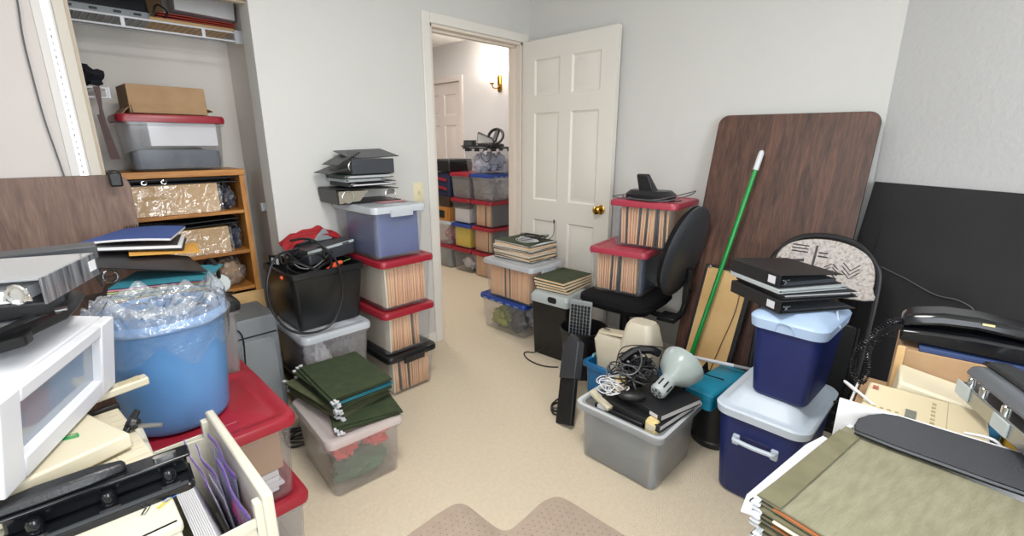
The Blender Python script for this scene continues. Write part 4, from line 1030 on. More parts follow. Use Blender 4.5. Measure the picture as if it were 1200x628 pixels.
# stack on its back part
o = quad_slab('amber_envelope', M_AMBER, None, ((-2.52, -.47, .972), (-2.315, -.47, .951), (-2.29, -.31, .955), (-2.50, -.28, .974)), .004); tag(o, 'amber envelope sticking out under the blue notebook', 'envelope')
t = thing('ring_binder', 'white binder with black edge under the blue spiral notebook', 'binder')
quad_slab('lower_cover', M_BLACKV, t, ((-2.60, -.41, .990), (-2.36, -.455, .967), (-2.31, -.25, .972), (-2.55, -.20, .990)), .003)
quad_slab('pages', M_PAPER, t, ((-2.60, -.408, .999), (-2.365, -.45, .978), (-2.315, -.25, .983), (-2.55, -.20, .999)), .009)
quad_slab('upper_cover', M_BLACKV, t, ((-2.60, -.40, 1.0022), (-2.375, -.44, .983), (-2.325, -.25, .988), (-2.55, -.20, 1.0022)), .003)
t = thing('spiral_notebook', 'blue spiral notebook with white pages on the binder pile', 'notebook')
NB = [Vector(q) for q in ((-2.629, -.357, 1.013), (-2.391, -.432, 1.005), (-2.300, -.205, 1.010), (-2.49, -.160, 1.017))]
quad_slab('pages', M_PAPER, t, NB, .007, .006)
quad_slab('cover', M_BLUEC, t, [q + Vector((0, 0, .003)) for q in NB], .0022, .006)
b = MB()
for k in range(26):
    c = NB[3].lerp(NB[2], (k + .5) / 26) + Vector((0, .004, .004 + .006 * math.sin(PI * (k + .5) / 26)))
    b.tube([(c.x, c.y + .007 * math.cos(a), c.z + .008 * math.sin(a)) for a in [2 * PI * q / 8 for q in range(8)]], .0013, 4, True)
o = b.obj('spiral_wire', M_BLACK, t); o['kind'] = 'stuff'
# headphones at the right end of the pile
t = thing('headphones', 'grey headphones with black band at the right of the binder pile', 'headphones', T(-2.285, -.50, .797) @ R(8, 'Z') @ Matrix.Diagonal((.8, .8, .8, 1)))
MB().lathe([(.001, 0), (.040, .0), (.046, .01), (.040, .022), (.022, .026), (.001, .024)], 24, M=T(-.01, -.05, .045) @ R(70, 'X')).obj('ear_cup', M_LGREY, t)
MB().lathe([(.001, 0), (.040, .0), (.046, .01), (.040, .022), (.001, .024)], 24, M=T(-.01, .07, .045) @ R(-70, 'X')).obj('ear_cup', M_GREY, t)
MB().tube(spline([(-.01, -.055, .06), (-.01, -.06, .12), (-.01, .0, .155), (-.01, .07, .12), (-.01, .08, .06)], 8), .009, 8).obj('head_band', M_BLACK, t)
MB().tube(spline([(-.01, -.05, .004), (.03, -.09, .004), (.0, -.12, .004)], 6), .003, 6).obj('cord', M_CABLE, t)

# ---- grey computer case between bookcase and green folders
t = thing('computer_case', 'grey computer case standing beside the bookcase', 'computer', T(-2.115, -.135, 0))
MB().rloft([(.006, .095, .13, .012), (.565, .095, .13, .012), (.575, .09, .125, .012)]).obj('housing', mat('case_grey', '6C7175', .45, var=.05), t)
MB().rloft([(.0, .088, .12, .012), (.006, .088, .12, .012)]).obj('foot_plate', M_BLACK, t)
MB().bb((-.085, -.134, .49), (.085, -.129, .495)).obj('front_seam', M_BLACK, t)
MB().rloft([(.0, .075, .20, .03), (.006, .072, .197, .03)], M=T(0, -.130, .27) @ R(90, 'X')).obj('front_panel', mat('case_front', '878C90', .4, var=.04), t)
MB().tube(spline([(-.09, -.132, .55), (-.06, -.14, .50), (-.07, -.145, .3), (-.05, -.15, .1), (-.02, -.16, .012)], 8), .003, 6).obj('cable', M_CABLE, t)
t = thing('cable_bundle', 'dark cable bundle on the carpet behind the milky tote', 'cable', T(-2.03, -.46, 0))
for k in range(5):
    MB().tube(spline([(.08 * math.cos(a + k) , .05 * math.sin(a * 1.0 + k * .7), .008 + .012 * k + .004 * math.sin(3 * a)) for a in [2 * PI * q / 9 for q in range(9)]], 4, True), .0045, 5, True).obj('coil', M_CABLE, t)

# ================================================================== middle of the room
# ---- chair mat with its two-humped edge
e0 = [G(472, 632), G(500, 612), G(524, 596), G(537, 591), G(549, 594), G(572, 612), G(586, 621), G(598, 621), G(612, 610), G(634, 590), G(650, 583), G(664, 586), G(690, 602), G(735, 630)]
out = [p for p in spline(e0, 5)]
a, b = out[0], out[-1]
far = [b + Vector((.04, -.5, 0)), Vector((-1.25, -2.35, 0)), Vector((-1.9, -2.75, 0)), Vector((-2.45, -2.35, 0)), a + Vector((-.25, -.25, 0))]
cen = Vector((-1.85, -1.95, 0))
ring = out + far
t = thing('chair_mat', 'beige studded plastic chair mat on the carpet at the front', 'floor mat')
b_ = MB(); n = len(ring)
b_.loft([[(p.x, p.y, .0003) for p in ring], [(p.x, p.y, .002) for p in ring], [(p.x + (cen - p).normalized().x * .012, p.y + (cen - p).normalized().y * .012, .0036) for p in ring]], True, True)
b_.obj('mat_sheet', M_MAT, t, sharp=60)
b_ = MB()
for i in range(46):
    for j in range(60):
        x = -2.35 + i * .026 + (.013 if j % 2 else 0); y = -2.45 + j * .0215
        # inside test
        c = False
        for k in range(n):
            p, q = ring[k], ring[k - 1]
            if (p.y > y) != (q.y > y) and x < (q.x - p.x) * (y - p.y) / (q.y - p.y) + p.x: c = not c
        if c and min((Vector((x, y, 0)) - p).length for p in out) > .02 and y > -2.1:
            b_.lathe([(.0026, .0036), (.0014, .0050), (.0001, .0052)], 5, M=T(x, y, 0))
o = b_.obj('studs', M_SPIKE, t); o['kind'] = 'stuff'

# ---- closet: red-lidded tote and carton on the bookcase
Mc = T(-2.196, .335, 1.2135); tote('red-lidded tote of dark clothes on top of the bookcase', Mc @ R(90, 'Z'), .30, .415, .252, M_CLEAR, M_RED, latch=False)
heap('dark_clothes', 'dark grey clothes in plastic in the tote on the bookcase', 'clothes', M_DARKCLOTH, Mc @ T(.0, 0, .013), .35, .245, .085, .022, 12, 71)
tag(MB().bb((-.10, -.115, .0), (.17, .115, .105)).obj('paper_stack', M_PAPER, bevel=.003, M=Mc @ T(0, .0, .113)), 'white paper over the dark clothes in the bookcase tote', 'paper')
t = thing('cardboard_box', 'open brown cardboard box upside down on the red closet tote', 'box', Mc @ T(-.005, .0, .2525) @ R(3, 'Z'))
w_, d_, h_ = .30, .20, .125
MB().bb((-w_ / 2, -d_ / 2, .004), (w_ / 2, d_ / 2, h_)).obj('box_body', M_KRAFT, t, bevel=.002)
for s in (-1, 1):
    MB().sheet(lambda u, v: (s * (w_ / 2 + .028 * v), (u - .5) * d_ * .9, .03 - .029 * v ** 1.2 + (.02 * v if s > 0 else 0)), 4, 4, .003).obj('flap', M_KRAFT, t)
MB().sheet(lambda u, v: ((u - .5) * w_ * .96, -d_ / 2 - .004 - .02 * v, .04 - .037 * v), 6, 4, .003).obj('flap', M_KRAFT, t)

# ---- binders on the doorway stack
zb = 1.0408
t = thing('ring_binder', 'large black binder with chrome rings at the bottom of the doorway pile', 'binder', T(-1.650, -.235, zb) @ R(-1, 'Z'))
MB().bb((0, 0, 0), (.35, .215, .004)).obj('lower_cover', M_BLACKV, t, bevel=.001)
MB().bb((-.004, -.0, 0), (0, .215, .075)).obj('spine', M_BLACKV, t, bevel=.001, M=R(-8, 'Y'))
MB().bb((0, 0, 0), (.35, .215, .004)).obj('upper_cover', M_BLACKV, t, bevel=.001, M=T(-.010, 0, .075) @ R(2, 'Y'))
MB().loft([[(.0, -.002, .005), (.11, -.002, .012), (.16, -.002, .062), (.0, -.002, .066)], [(.0, .18, .005), (.11, .18, .012), (.16, .18, .062), (.0, .18, .066)]]).obj('cover_lining', mat('taupe_lining', '8A8577', .4, var=.06), t)
for x, s in ((.045, 1), (.285, 1)):
    MB().tube([(x + .03 * math.cos(a), -.006, .036 + .030 * math.sin(a)) for a in [2 * PI * q / 18 for q in range(18)]], .0022, 6, True).obj('ring', M_CHROME, t)
MB().prism([(-.02, -.012), (.02, -.012), (.026, .012), (0, .02), (-.026, .012)], 0, .004, M=T(.285, -.004, .048) @ R(90, 'X')).obj('ring_lever', M_CHROME, t, bevel=.001)
z2 = zb + .084
binder('slim black binder with chrome rings, second in the doorway pile', T(-1.590, -.232, z2) @ R(-1, 'Z'), .27, .21, .022, M_BLACKV, 0, .4); z2 += .024
binder('slim white-edged binder in the doorway pile', T(-1.600, -.225, z2) @ R(1, 'Z'), .22, .20, .014, M_LGREY, 0, .8, ring=False); z2 += .016
binder('slim dark green binder in the doorway pile', T(-1.612, -.228, z2) @ R(-2, 'Z'), .28, .21, .020, mat('bottle_green', '24382E', .5, var=.1), 0, .8); z2 += .023
t = thing('ring_binder', 'thick charcoal binder lying open on top of the doorway pile', 'binder', T(-1.570, -.238, z2) @ R(-2, 'Z'))
M_CHAR = mat('charcoal_vinyl', '3A3D43', .4, var=.08, bump=.1, bscale=180)
MB().bb((0, -.004, 0), (.235, 0, .075)).obj('spine', M_CHAR, t, bevel=.002)
for x in (.02, .215): MB().lathe([(.001, 0), (.004, 0), (.003, .002), (.001, .002)], 10, M=T(x, -.0042, .05) @ R(90, 'X')).obj('rivet', M_CHROME, t)
MB().bb((0, 0, 0), (.235, .20, .004)).obj('lower_cover', M_CHAR, t, bevel=.001)
MB().bb((0, 0, 0), (.27, .205, .004)).obj('upper_cover', M_CHAR, t, bevel=.001, M=T(0, -.0, .075) @ R(-2, 'Y') @ R(10, 'X'))
MB().bb((0, 0, 0), (.16, .20, .003)).obj('flap_cover', M_BLACKV, t, bevel=.001, M=T(-.115, .0, .004) @ R(-18, 'Y'))
MB().bb((0, 0, 0), (.14, .19, .003)).obj('inner_sheet', M_BLACKV, t, M=T(-.07, .0, .045) @ R(-27, 'Y'))
b = MB()
for k in range(8): b.tube([(-.045 + k * .012 + .0, -.003 + .006 * math.cos(a), .060 + k * .006 + .007 * math.sin(a)) for a in [2 * PI * q / 8 for q in range(8)]], .0013, 4, True)
b.obj('spiral', M_BLACK, t)
MB().tube([(.0 + .014 * math.cos(a), .006, .038 + .022 * math.sin(a)) for a in [2 * PI * q / 14 for q in range(14)]], .003, 6, True).obj('ring', M_CHROME, t)
t = thing('red_paper', 'pinkish red paper sheet under the bottom binder of the doorway pile', 'paper', T(-1.40, -.36, 1.0402))
MB().bb((-.06, .05, -.0004), (.10, .16, .0002)).obj('sheet', mat('rose_paper', 'C9929A', .7), t)

# ---- black open bin with cables
Mb = T(-1.793, -.188, .4775)
t = thing('black_bin', 'open black plastic bin full of cables on the milky tote', 'bin', Mb)
hx_, hy_, hh = .186, .178, .285
b = MB()
b.rloft([(0, hx_ * .80, hy_ * .80, .02), (.004, hx_ * .82, hy_ * .82, .02), (hh - .03, hx_ * .95, hy_ * .95, .025), (hh - .026, hx_, hy_, .03), (hh, hx_, hy_, .03), (hh, hx_ - .014, hy_ - .014, .02), (hh - .03, hx_ * .95 - .004, hy_ * .95 - .004, .02), (.006, hx_ * .8, hy_ * .8, .02)])
b.obj('bin_wall', M_BLACKLID, t, sharp=40)
MB().rloft([(.006, hx_ * .80, hy_ * .80, .02), (.235, hx_ * .91, hy_ * .91, .02)], M=None).obj('dark_filling', M_BLACK, t)
zi = .4775 + .236
# a black device, a laptop-like slab, red cloth, and cables in the bin
o = MB().rloft([(0, .13, .09, .012), (.06, .13, .09, .012), (.07, .125, .085, .012)]).obj('black_device', M_DGREY, M=T(-1.715, -.135, zi + .062) @ R(8, 'Z') @ R(-5, 'Y')); tag(o, 'dark grey electronic device tilted in the black bin', 'electronics')
MB().bb((-.13, -.092, .056), (.13, -.088, .068)).obj('grey_trim', M_LGREY, o)
MB().bb((.06, -.091, .05), (.10, -.0925, .066)).obj('connector', M_CHROME, o)
t = thing('red_bag', 'red cloth bag slumped at the back of the black bin', 'bag', T(-1.735, -.035, zi + .105))
MB().sheet(lambda u, v: ((u - .5) * .30, -.07 + .10 * v, .045 * math.sin(PI * u) ** .7 + .028 * noise.noise(Vector((u * 5, v * 3, 2))) + .03 * v + .02 * u), 24, 10, .006).obj('cloth', M_REDCLOTH, t, sharp=80)
o = MB().prism([(-.06, 0), (.06, 0), (.02, .06)], 0, .02, M=R(90, 'X')).obj('grey_wedge', M_GREY, bevel=.003, M=T(-1.70, -.085, zi + .137) @ R(10, 'Z')); tag(o, 'grey plastic wedge against the red bag', 'plastic piece')
o = MB().bb((-.012, -.04, 0), (.012, .04, .05)).obj('black_adapter', M_BLACK, bevel=.004, M=T(-1.935, -.10, zi + .045) @ R(20, 'Z')); tag(o, 'black power adapter at the left rim of the black bin', 'adapter')
for k in range(2): MB().bb((-.0135, -.03 + .03 * k, .01), (-.0125, -.012 + .03 * k, .04)).obj('label', M_WHITE, o)
tng = thing('cable_heap', 'heap of black cable loops in the open black bin', 'cable', T(-1.84, -.235, zi))
for k in range(7):
    c = Vector((-1.84 + random.uniform(-.02, .03), -.235 + random.uniform(-.03, .03), zi + .05 + .008 * k)); r1 = random.uniform(.075, .115); r2 = random.uniform(.06, .10); ph = random.uniform(0, 6); tl = random.uniform(-.3, .5)
    pts = [c + Vector((r1 * math.cos(a + ph), r2 * math.sin(a + ph), .03 * math.sin(a * 2 + k) + tl * r2 * math.sin(a + ph) * .5)) for a in [2 * PI * q / 10 for q in range(10)]]
    MB().tube([q - Vector((-1.84, -.235, zi)) for q in spline(pts, 5, True)], .0055, 6, True).obj('cable_coil', M_CABLE, tng)
p = [WY(x, y, yy) for x, y, yy in ((350, 292, -.30), (325, 300, -.36), (313, 330, -.378), (318, 362, -.385), (338, 386, -.40), (365, 390, -.41), (390, 378, -.41), (402, 345, -.40), (396, 310, -.385), (380, 290, -.36), (362, 280, -.30), (340, 282, -.24))]
tag(MB().tube(spline(p, 8), .0058, 8).obj('hanging_cable', M_CABLE), 'thick black cable looping down the front of the black bin', 'cable')
for k, (x, y) in enumerate(((388, 306), (400, 303))):
    p = WY(x, y, -.31)
    o = MB().lathe([(.001, -.03), (.008, -.028), (.013, .01), (.010, .03), (.001, .034)], 12).obj('orange_plug', M_ORANGE, M=T(p.x - .02 * k, p.y + .02 * k, zi + .040 + .008 * k) @ R(80, 'Y') @ R(-15 + 20 * k, 'X'))
    tag(o, ('orange plug at the front of the black bin', 'orange plug with green wire in the black bin')[k], 'plug')
    if k: MB().tube([(0, 0, .03), (.0, .004, .075)], .0025, 6).obj('green_wire', mat('green_wire', '5C7A30', .4), o)
p = WY(331, 309, -.28)
o = MB().lathe([(.001, -.02), (.009, -.018), (.012, .01), (.001, .02)], 12).obj('orange_plug', M_ORANGE, M=T(p.x, p.y, zi + .030) @ R(70, 'Y')); tag(o, 'orange plug at the left of the cable heap', 'plug')

# ---- hanging folder (sheet with two rods ending in white hooks)
def hanging_folder(label, M, w, d, mtl, th=.005, group=None, hooks=True, inner=None):
    """sheet in the xy plane; rods along x at y=+d/2"""
    t = thing('hanging_folder', label, 'folder', M, group)
    MB().sheet(lambda u, v: ((u - .5) * w, (v - .5) * d, th + .0012 * math.sin(u * 4 + v * 3)), 8, 6, th * .3).obj('upper_leaf', mtl, t)
    MB().bb((-w / 2, -d / 2, 0), (w / 2, d / 2, th * .3)).obj('lower_leaf', mtl, t)
    if inner: MB().bb((-w / 2 - .003, -d / 2 - .004, th * .35), (w / 2 - .008, d / 2 - .03, th * .62)).obj('paper', inner, t)
    if hooks:
        for z in (th * .25, th * .9):
            for s in (-1, 1):
                MB().prism([(0, -.004), (.016, -.004), (.016, -.010), (.021, -.010), (.021, .005), (0, .005)], 0, .0022, M=T(s * w / 2, d / 2 - .006, z) @ (R(180, 'Y') if s < 0 else Matrix.Identity(4))).obj('hook', M_WHITE, t)
    return t
# pile on the milky tote; the hooks show at the corners towards the camera
zf = .2695
cx, cy = -1.925, -.70
pile = [('bottom', -14, .02, -.075, M_GREEN, 3), ('lower', 9, -.02, .03, M_OLIVE, 6), ('upper', -1, .0, .0, M_GREEN, 7)]
n = 0
names = ['lowest', 'second', 'third', 'fourth', 'fifth', 'sixth', 'seventh', 'eighth', 'ninth', 'tenth', 'eleventh', 'twelfth', 'thirteenth', 'fourteenth', 'fifteenth', 'topmost']
for nm, rz, dx, dy_, mt, cnt in pile:
    for k in range(cnt):
        m_ = mt
        if nm == 'upper' and k in (2, 3): m_ = M_TEALC
        lb = '%s dark green hanging folder of the pile on the milky tote' % names[n]
        if m_ is M_TEALC: lb = '%s folder of the milky tote pile, teal' % names[n]
        if m_ is M_OLIVE: lb = '%s folder of the milky tote pile, faded olive green' % names[n]
        hanging_folder(lb, T(cx + dx + random.uniform(-.008, .008), cy + dy_ + random.uniform(-.008, .008), zf) @ R(rz + 90 + random.uniform(-3, 3), 'Z'), .36, .25, m_, .0065, 'hanging folders on the milky tote')
        zf += .0078; n += 1

# ---- worn folder pile and cords on the white-lidded tote before the door
zf = .5435
for k in range(9):
    mt = (M_OLIVE, M_MANILA, M_OLIVE, M_MANILAP, M_MANILA, M_HANG, M_MANILAP, M_MANILA, M_GREEN)[k]
    nm = ('olive', 'tan', 'brownish olive', 'pale', 'manila', 'charcoal', 'cream', 'buff', 'dark green')[k]
    t = thing('file_folder', '%s bulging folder, number %s from the bottom of the pile by the door' % (nm, ('one', 'two', 'three', 'four', 'five', 'six', 'seven', 'eight', 'nine')[k]), 'folder', T(-.285 + random.uniform(-.008, .008), -.232 + random.uniform(-.008, .008), zf) @ R(random.uniform(-4, 4), 'Z'), 'bulging folders by the door')
    MB().sheet(lambda u, v: ((u - .5) * .285, (v - .5) * .36, .0118 + .0010 * math.sin(u * 5 + k) - .004 * (v < .01)), 6, 6, .0015).obj('upper_leaf', mt, t)
    MB().bb((-.1425, -.18, 0), (.1425, .18, .0015)).obj('lower_leaf', mt, t)
    MB().bb((-.138, -.176, .002), (.136, .176, .0090)).obj('papers', (M_PAPER, M_MANILAP)[k % 2], t)
    zf += .0135
zf += .002
t = thing('white_cord_coil', 'white cord coiled on the folder pile by the door', 'cord', T(-.315, -.27, zf))
for k in range(4):
    MB().tube(spline([(.060 * math.cos(a) * (1 - .16 * k) + .012 * k, .095 * math.sin(a) * (1 - .08 * k) + .014 * math.sin(2 * a + k), .005 + .004 * k + .003 * math.sin(3 * a + k)) for a in [2 * PI * q / 9 for q in range(9)]], 5, True), .0022, 5, True).obj('turn', M_CABLEW, t)
t = thing('black_cord_coil', 'black cord with small adapter on the folder pile by the door', 'cord', T(-.265, -.31, zf))
MB().rloft([(0, .022, .03, .006), (.022, .022, .03, .006)]).obj('adapter', M_BLACK, t)
for k in range(4):
    MB().tube(spline([(.04 * math.cos(a + k) + .03, .10 * math.sin(a + k * .4) + .03, .012 + .006 * k + .012 * abs(math.sin(1.5 * a + k))) for a in [2 * PI * q / 9 for q in range(9)]], 5, True), .0024, 5, True).obj('turn', M_CABLE, t)
MB().tube(spline([(.03, -.03, .012), (.06, -.07, .010), (.10, -.085, .04), (.115, -.08, .10), (.115, -.078, .125)], 6), .0024, 5).obj('tail', M_CABLE, t)
MB().tube([(.115, -.078, .122), (.115, -.078, .145)], .006, 8).obj('plug', M_BLACK, t)

# ---- shredder with dark green binders on it
t = thing('paper_shredder', 'black paper shredder with grey head by the door', 'paper shredder', T(-.445, -.695, 0) @ R(4, 'Z'))
MB().rloft([(0, .115, .125, .02), (.36, .128, .138, .02)]).obj('waste_bucket', M_BLACK, t)
MB().rloft([(.361, .132, .142, .02), (.40, .134, .144, .02), (.425, .120, .13, .02)]).obj('shredder_head', M_LGREY, t)
MB().bb((-.07, -.008, .4245), (.07, .008, .4262)).obj('feed_slot', M_BLACK, t)
MB().rloft([(0, .035, .02, .018), (.003, .033, .018, .016)], M=T(-.132, -.03, .395) @ R(-90, 'Y') @ R(90, 'Z')).obj('switch_recess', M_BLACK, t)
p = [G(x, y, .004) for x, y in ((660, 378), (640, 385), (626, 398), (624, 408), (634, 417), (650, 421), (662, 421))]
pp = spline([Vector((-.588, -.72, .10)), Vector((-.60, -.67, .05)), Vector((-.595, -.60, .006)), Vector((-.615, -.565, .005)), Vector((-.65, -.57, .005)), Vector((-.69, -.64, .005)), Vector((-.70, -.73, .005)), Vector((-.68, -.80, .005)), Vector((-.64, -.85, .005))], 8)
tag(MB().tube(pp, .0042, 6).obj('power_cord', M_CABLE), 'black power cord curving over the carpet by the shredder', 'cord')
zf = .4275
for k in range(4):
    lb = ('lowest', 'second', 'third', 'topmost')[k] + ' dark green folder of manila papers on the shredder'
    t = thing('file_folder', lb, 'folder', T(-.36 + random.uniform(-.008, .008), -.655 + random.uniform(-.006, .006), zf) @ R(4 + random.uniform(-3, 3), 'Z'), 'dark green folders on the shredder')
    MB().bb((-.16, -.12, .0), (.16, .12, .002)).obj('lower_leaf', M_GREEN, t)
    MB().bb((-.16, -.12, .0155), (.16, .12, .0175)).obj('upper_leaf', M_GREEN, t)
    MB().bb((-.157, -.122, .0022), (.15, .118, .009)).obj('papers', M_MANILAP, t)
    MB().bb((-.162, -.118, .0095), (.15, .112, .015)).obj('papers', M_MANILA, t)
    MB().bb((-.158, .12, 0), (.16, .1225, .0175)).obj('fold', M_GREEN, t)
    zf += .0185

# ---- waste basket with keyboard
bk = Vector((-.590, -.992, 0))
t = thing('waste_basket', 'black plastic waste basket holding an upright keyboard', 'waste basket', T(*bk))
MB().lathe([(.001, 0), (.100, 0), (.104, .006), (.135, .285), (.142, .290), (.142, .300), (.134, .300), (.131, .285), (.100, .012), (.001, .010)], 36).obj('basket_wall', M_BLACK, t, sharp=60)
MK = frame((bk.x - .032, bk.y + .012, .03), (-.045, -.06, .93), (-.92, -.36, .0))
t = thing('computer_keyboard', 'black computer keyboard standing in the waste basket', 'keyboard', MK)
MB().rloft([(0, .225, .064, .008), (.012, .225, .064, .008), (.015, .222, .061, .008)], M=T(.225, 0, 0)).obj('key_bed', M_GREY, t)
KM = MB().rloft([(0, .0088, .0078, .002), (.007, .0072, .0064, .002)], n=1).mesh('key_cap', mat('key_cap_plastic', '1E2023', .3))
for i in range(19):
    for j in range(6):
        o = bpy.data.objects.new('key_cap', KM); COL.objects.link(o); o.parent = t; o.location = (.030 + i * .0215, -.048 + j * .0192, .015)

# ---- office chair
oc = Vector((-.395, -1.145, 0))
t = thing('office_chair', 'black office swivel chair loaded with file totes', 'office chair', T(*oc) @ R(4, 'Z'))
MB().rloft([(.425, .15, .15, .06), (.440, .195, .195, .07), (.470, .215, .215, .08), (.498, .212, .212, .08), (.510, .19, .19, .08)], n=6).obj('seat', M_BLACKF, t)
MB().rloft([(.405, .12, .12, .05), (.426, .16, .16, .06)]).obj('seat_pan', M_BLACK, t)
MB().lathe([(.001, .40), (.05, .40), (.05, .405), (.028, .38), (.028, .20), (.034, .19), (.034, .10), (.001, .09)][::-1], 20).obj('gas_lift', M_BLACK, t)
MB().lathe([(.001, .075), (.05, .078), (.05, .11), (.001, .12)], 20).obj('hub', M_BLACK, t)
for k in range(5):
    a = math.radians(101 + 72 * k)
    c, s = math.cos(a), math.sin(a)
    MB().loft([[(c * r - s * w_, s * r + c * w_, z0) for w_, z0 in ((-w1, z), (w1, z), (w1 * .7, z + h1), (-w1 * .7, z + h1))] for r, w1, z, h1 in ((.03, .024, .075, .035), (.13, .020, .065, .026), (.225, .016, .055, .018))]).obj('base_leg', M_BLACK, t, bevel=.003)
    w = MB().lathe([(.001, -.011), (.021, -.011), (.025, -.006), (.025, .006), (.021, .011), (.001, .011)], 18, M=T(c * .222, s * .222, .025) @ R(math.degrees(a), 'Z') @ R(90, 'X')).obj('caster', M_BLACK, t)
    MB().tube([(c * .222, s * .222, .03), (c * .222, s * .222, .06)], .006, 8).obj('stem', M_STEEL, w)
# backrest stands at the right (-y) side, seen nearly edge on
MBk = T(-.015, -.312, .795) @ R(-4, 'Z') @ R(17, 'Y') @ R(11, 'X')
b = MB()
b.loft([[(sx_ * (hw_) * math.cos(a), y0 + dz_ * 0, sz * math.sin(a)) for a in [2 * PI * q / 32 for q in range(32)]] for y0, hw_, sz, sx_, dz_ in ((.035, .13, .19, 1, 0), (.03, .165, .225, 1, 0), (.012, .185, .245, 1, 0), (-.004, .185, .245, 1, 0))], True, True, M=MBk)
b.obj('backrest_cushion', M_BLACKF, t)
b = MB()
b.loft([[(hw_ * math.cos(a), y0, sz * math.sin(a)) for a in [2 * PI * q / 32 for q in range(32)]] for y0, hw_, sz in ((-.004, .186, .246), (-.016, .188, .248), (-.026, .175, .235), (-.032, .12, .17))], True, True, M=MBk)
b.obj('backrest_shell', M_DGREY, t)
MB().tube(spline([(.02, -.12, .412), (.03, -.25, .40), (.035, -.315, .44), (.04, -.332, .55), (.02, -.345, .70)], 6), [.016] * 25, 8).obj('back_post', M_BLACK, t)
MB().bb((.02, -.345, .50), (.06, -.315, .62)).obj('height_slider', M_BLACK, t, bevel=.006)
MB().lathe([(.001, 0), (.02, 0), (.022, .01), (.018, .02), (.001, .022)], 16, M=T(.06, -.33, .56) @ R(90, 'Y')).obj('adjust_knob', M_BLACK, t)
MB().bb((-.02, -.30, .385), (.09, -.20, .412)).obj('tilt_bracket', M_BLACK, t, bevel=.004)

# ---- black desk stand with cable on the chair's upper tote
zt = 1.0390
t = thing('phone_dock', 'black phone headset dock on the upper chair tote', 'phone dock', T(-.30, -1.20, zt) @ R(98, 'Z') @ Matrix.Diagonal((1.22, 1.22, 1.22, 1)))
MB().rloft([(.0, .105, .06, .035), (.022, .108, .062, .035), (.040, .09, .045, .03)], n=5).obj('dock_base', M_BLACKV, t)
MB().add([(-.03, -.02, .035), (.04, -.02, .035), (.04, .045, .035), (-.03, .045, .035), (.0, .03, .115), (.055, .03, .115), (.055, .05, .11), (.0, .05, .11)],
         [(0, 3, 2, 1), (4, 5, 6, 7), (0, 1, 5, 4), (1, 2, 6, 5), (2, 3, 7, 6), (3, 0, 4, 7)]).obj('upright', M_BLACK, t, bevel=.005)
MB().lathe([(.001, 0), (.010, 0), (.009, .004), (.001, .004)], 14, M=T(.015, .0, .078) @ R(60, 'X')).obj('button', M_BLACKG, t)
q = [(.34, .045), (.30, .02)]
pts = [G(x, y, zt + .006) for x, y in ((728, 228), (715, 224), (703, 220), (704, 229), (725, 236), (755, 238), (775, 235))]
pts = [Vector((min(p.x, -.10), max(min(p.y, -1.03), -1.375), zt + .006)) for p in pts]
pts2 = [Vector((-.40, -1.06, zt + .006)), Vector((-.425, -1.035, zt + .012)), Vector((-.30, -1.03, zt + .012)), Vector((-.33, -1.045, zt + .008)), Vector((-.415, -1.10, zt + .008)), Vector((-.42, -1.22, zt + .008)), Vector((-.425, -1.33, zt + .008)), Vector((-.35, -1.385, zt + .020)), Vector((-.22, -1.40, zt + .035)), Vector((-.18, -1.40, zt + .05)), Vector((-.25, -1.40, zt + .045)), Vector((-.40, -1.30, zt + .013)), Vector((-.432, -1.20, zt + .008)), Vector((-.40, -1.12, zt + .012))]
tag(MB().tube(spline(pts2, 8), .003, 6).obj('dock_cord', M_CABLEG), 'dark grey cord looped on the upper red chair tote', 'cord')
pts3 = [Vector((-.42, -1.14, zt + .005)), Vector((-.437, -1.22, zt + .005)), Vector((-.43, -1.31, zt + .006)), Vector((-.36, -1.37, zt + .005)), Vector((-.31, -1.385, zt + .006))]
tag(MB().tube(spline(pts3, 8), .003, 6).obj('dock_cord', M_CABLE), 'black cord lying along the front of the upper chair tote', 'cord')

# ---- slim black monitor standing on edge, cable at its foot
a = G(652, 503); b2 = G(669, 507)
t = thing('flat_monitor', 'slim black monitor tipped on its edge before the waste basket', 'monitor', frame((-1.100, -1.262, .012), (.30, .17, .60), (-.95, .20, .40)))
MB().rloft([(-.012, .21, .052, .006), (.012, .21, .052, .006)], M=T(.21, 0, 0)).obj('lower_bezel', M_BLACK, t, bevel=.003)
MB().add([(.22, -.058, -.026), (.40, -.062, -.022), (.445, .0, -.018), (.40, .06, -.018), (.22, .058, -.022), (.22, -.056, .022), (.40, -.055, .018), (.445, .0, .015), (.40, .05, .015), (.22, .05, .022)],
         [(0, 1, 2, 3, 4), (9, 8, 7, 6, 5), (0, 5, 6, 1), (1, 6, 7, 2), (2, 7, 8, 3), (3, 8, 9, 4), (4, 9, 5, 0)]).obj('back_shell', M_DGREY, t, bevel=.004)
MB().bb((.005, -.048, -.0135), (.22, .048, -.012)).obj('screen', M_BLACKG, t)
t = thing('cord_coil', 'black cord coil at the foot of the tipped monitor', 'cord', T(-1.005, -1.165, 0))
for k in range(5):
    MB().tube(spline([((.055 + .004 * k) * math.cos(a), (.05 - .004 * k) * math.sin(a), .008 + .009 * k + .01 * abs(math.sin(a + k))) for a in [2 * PI * q / 10 for q in range(10)]], 4, True), .0042, 5, True).obj('turn', M_CABLE, t)
MB().lathe([(.001, 0), (.018, 0), (.02, .01), (.012, .025), (.001, .027)], 14, M=T(-.02, -.01, .008)).obj('plug', M_DGREY, t)

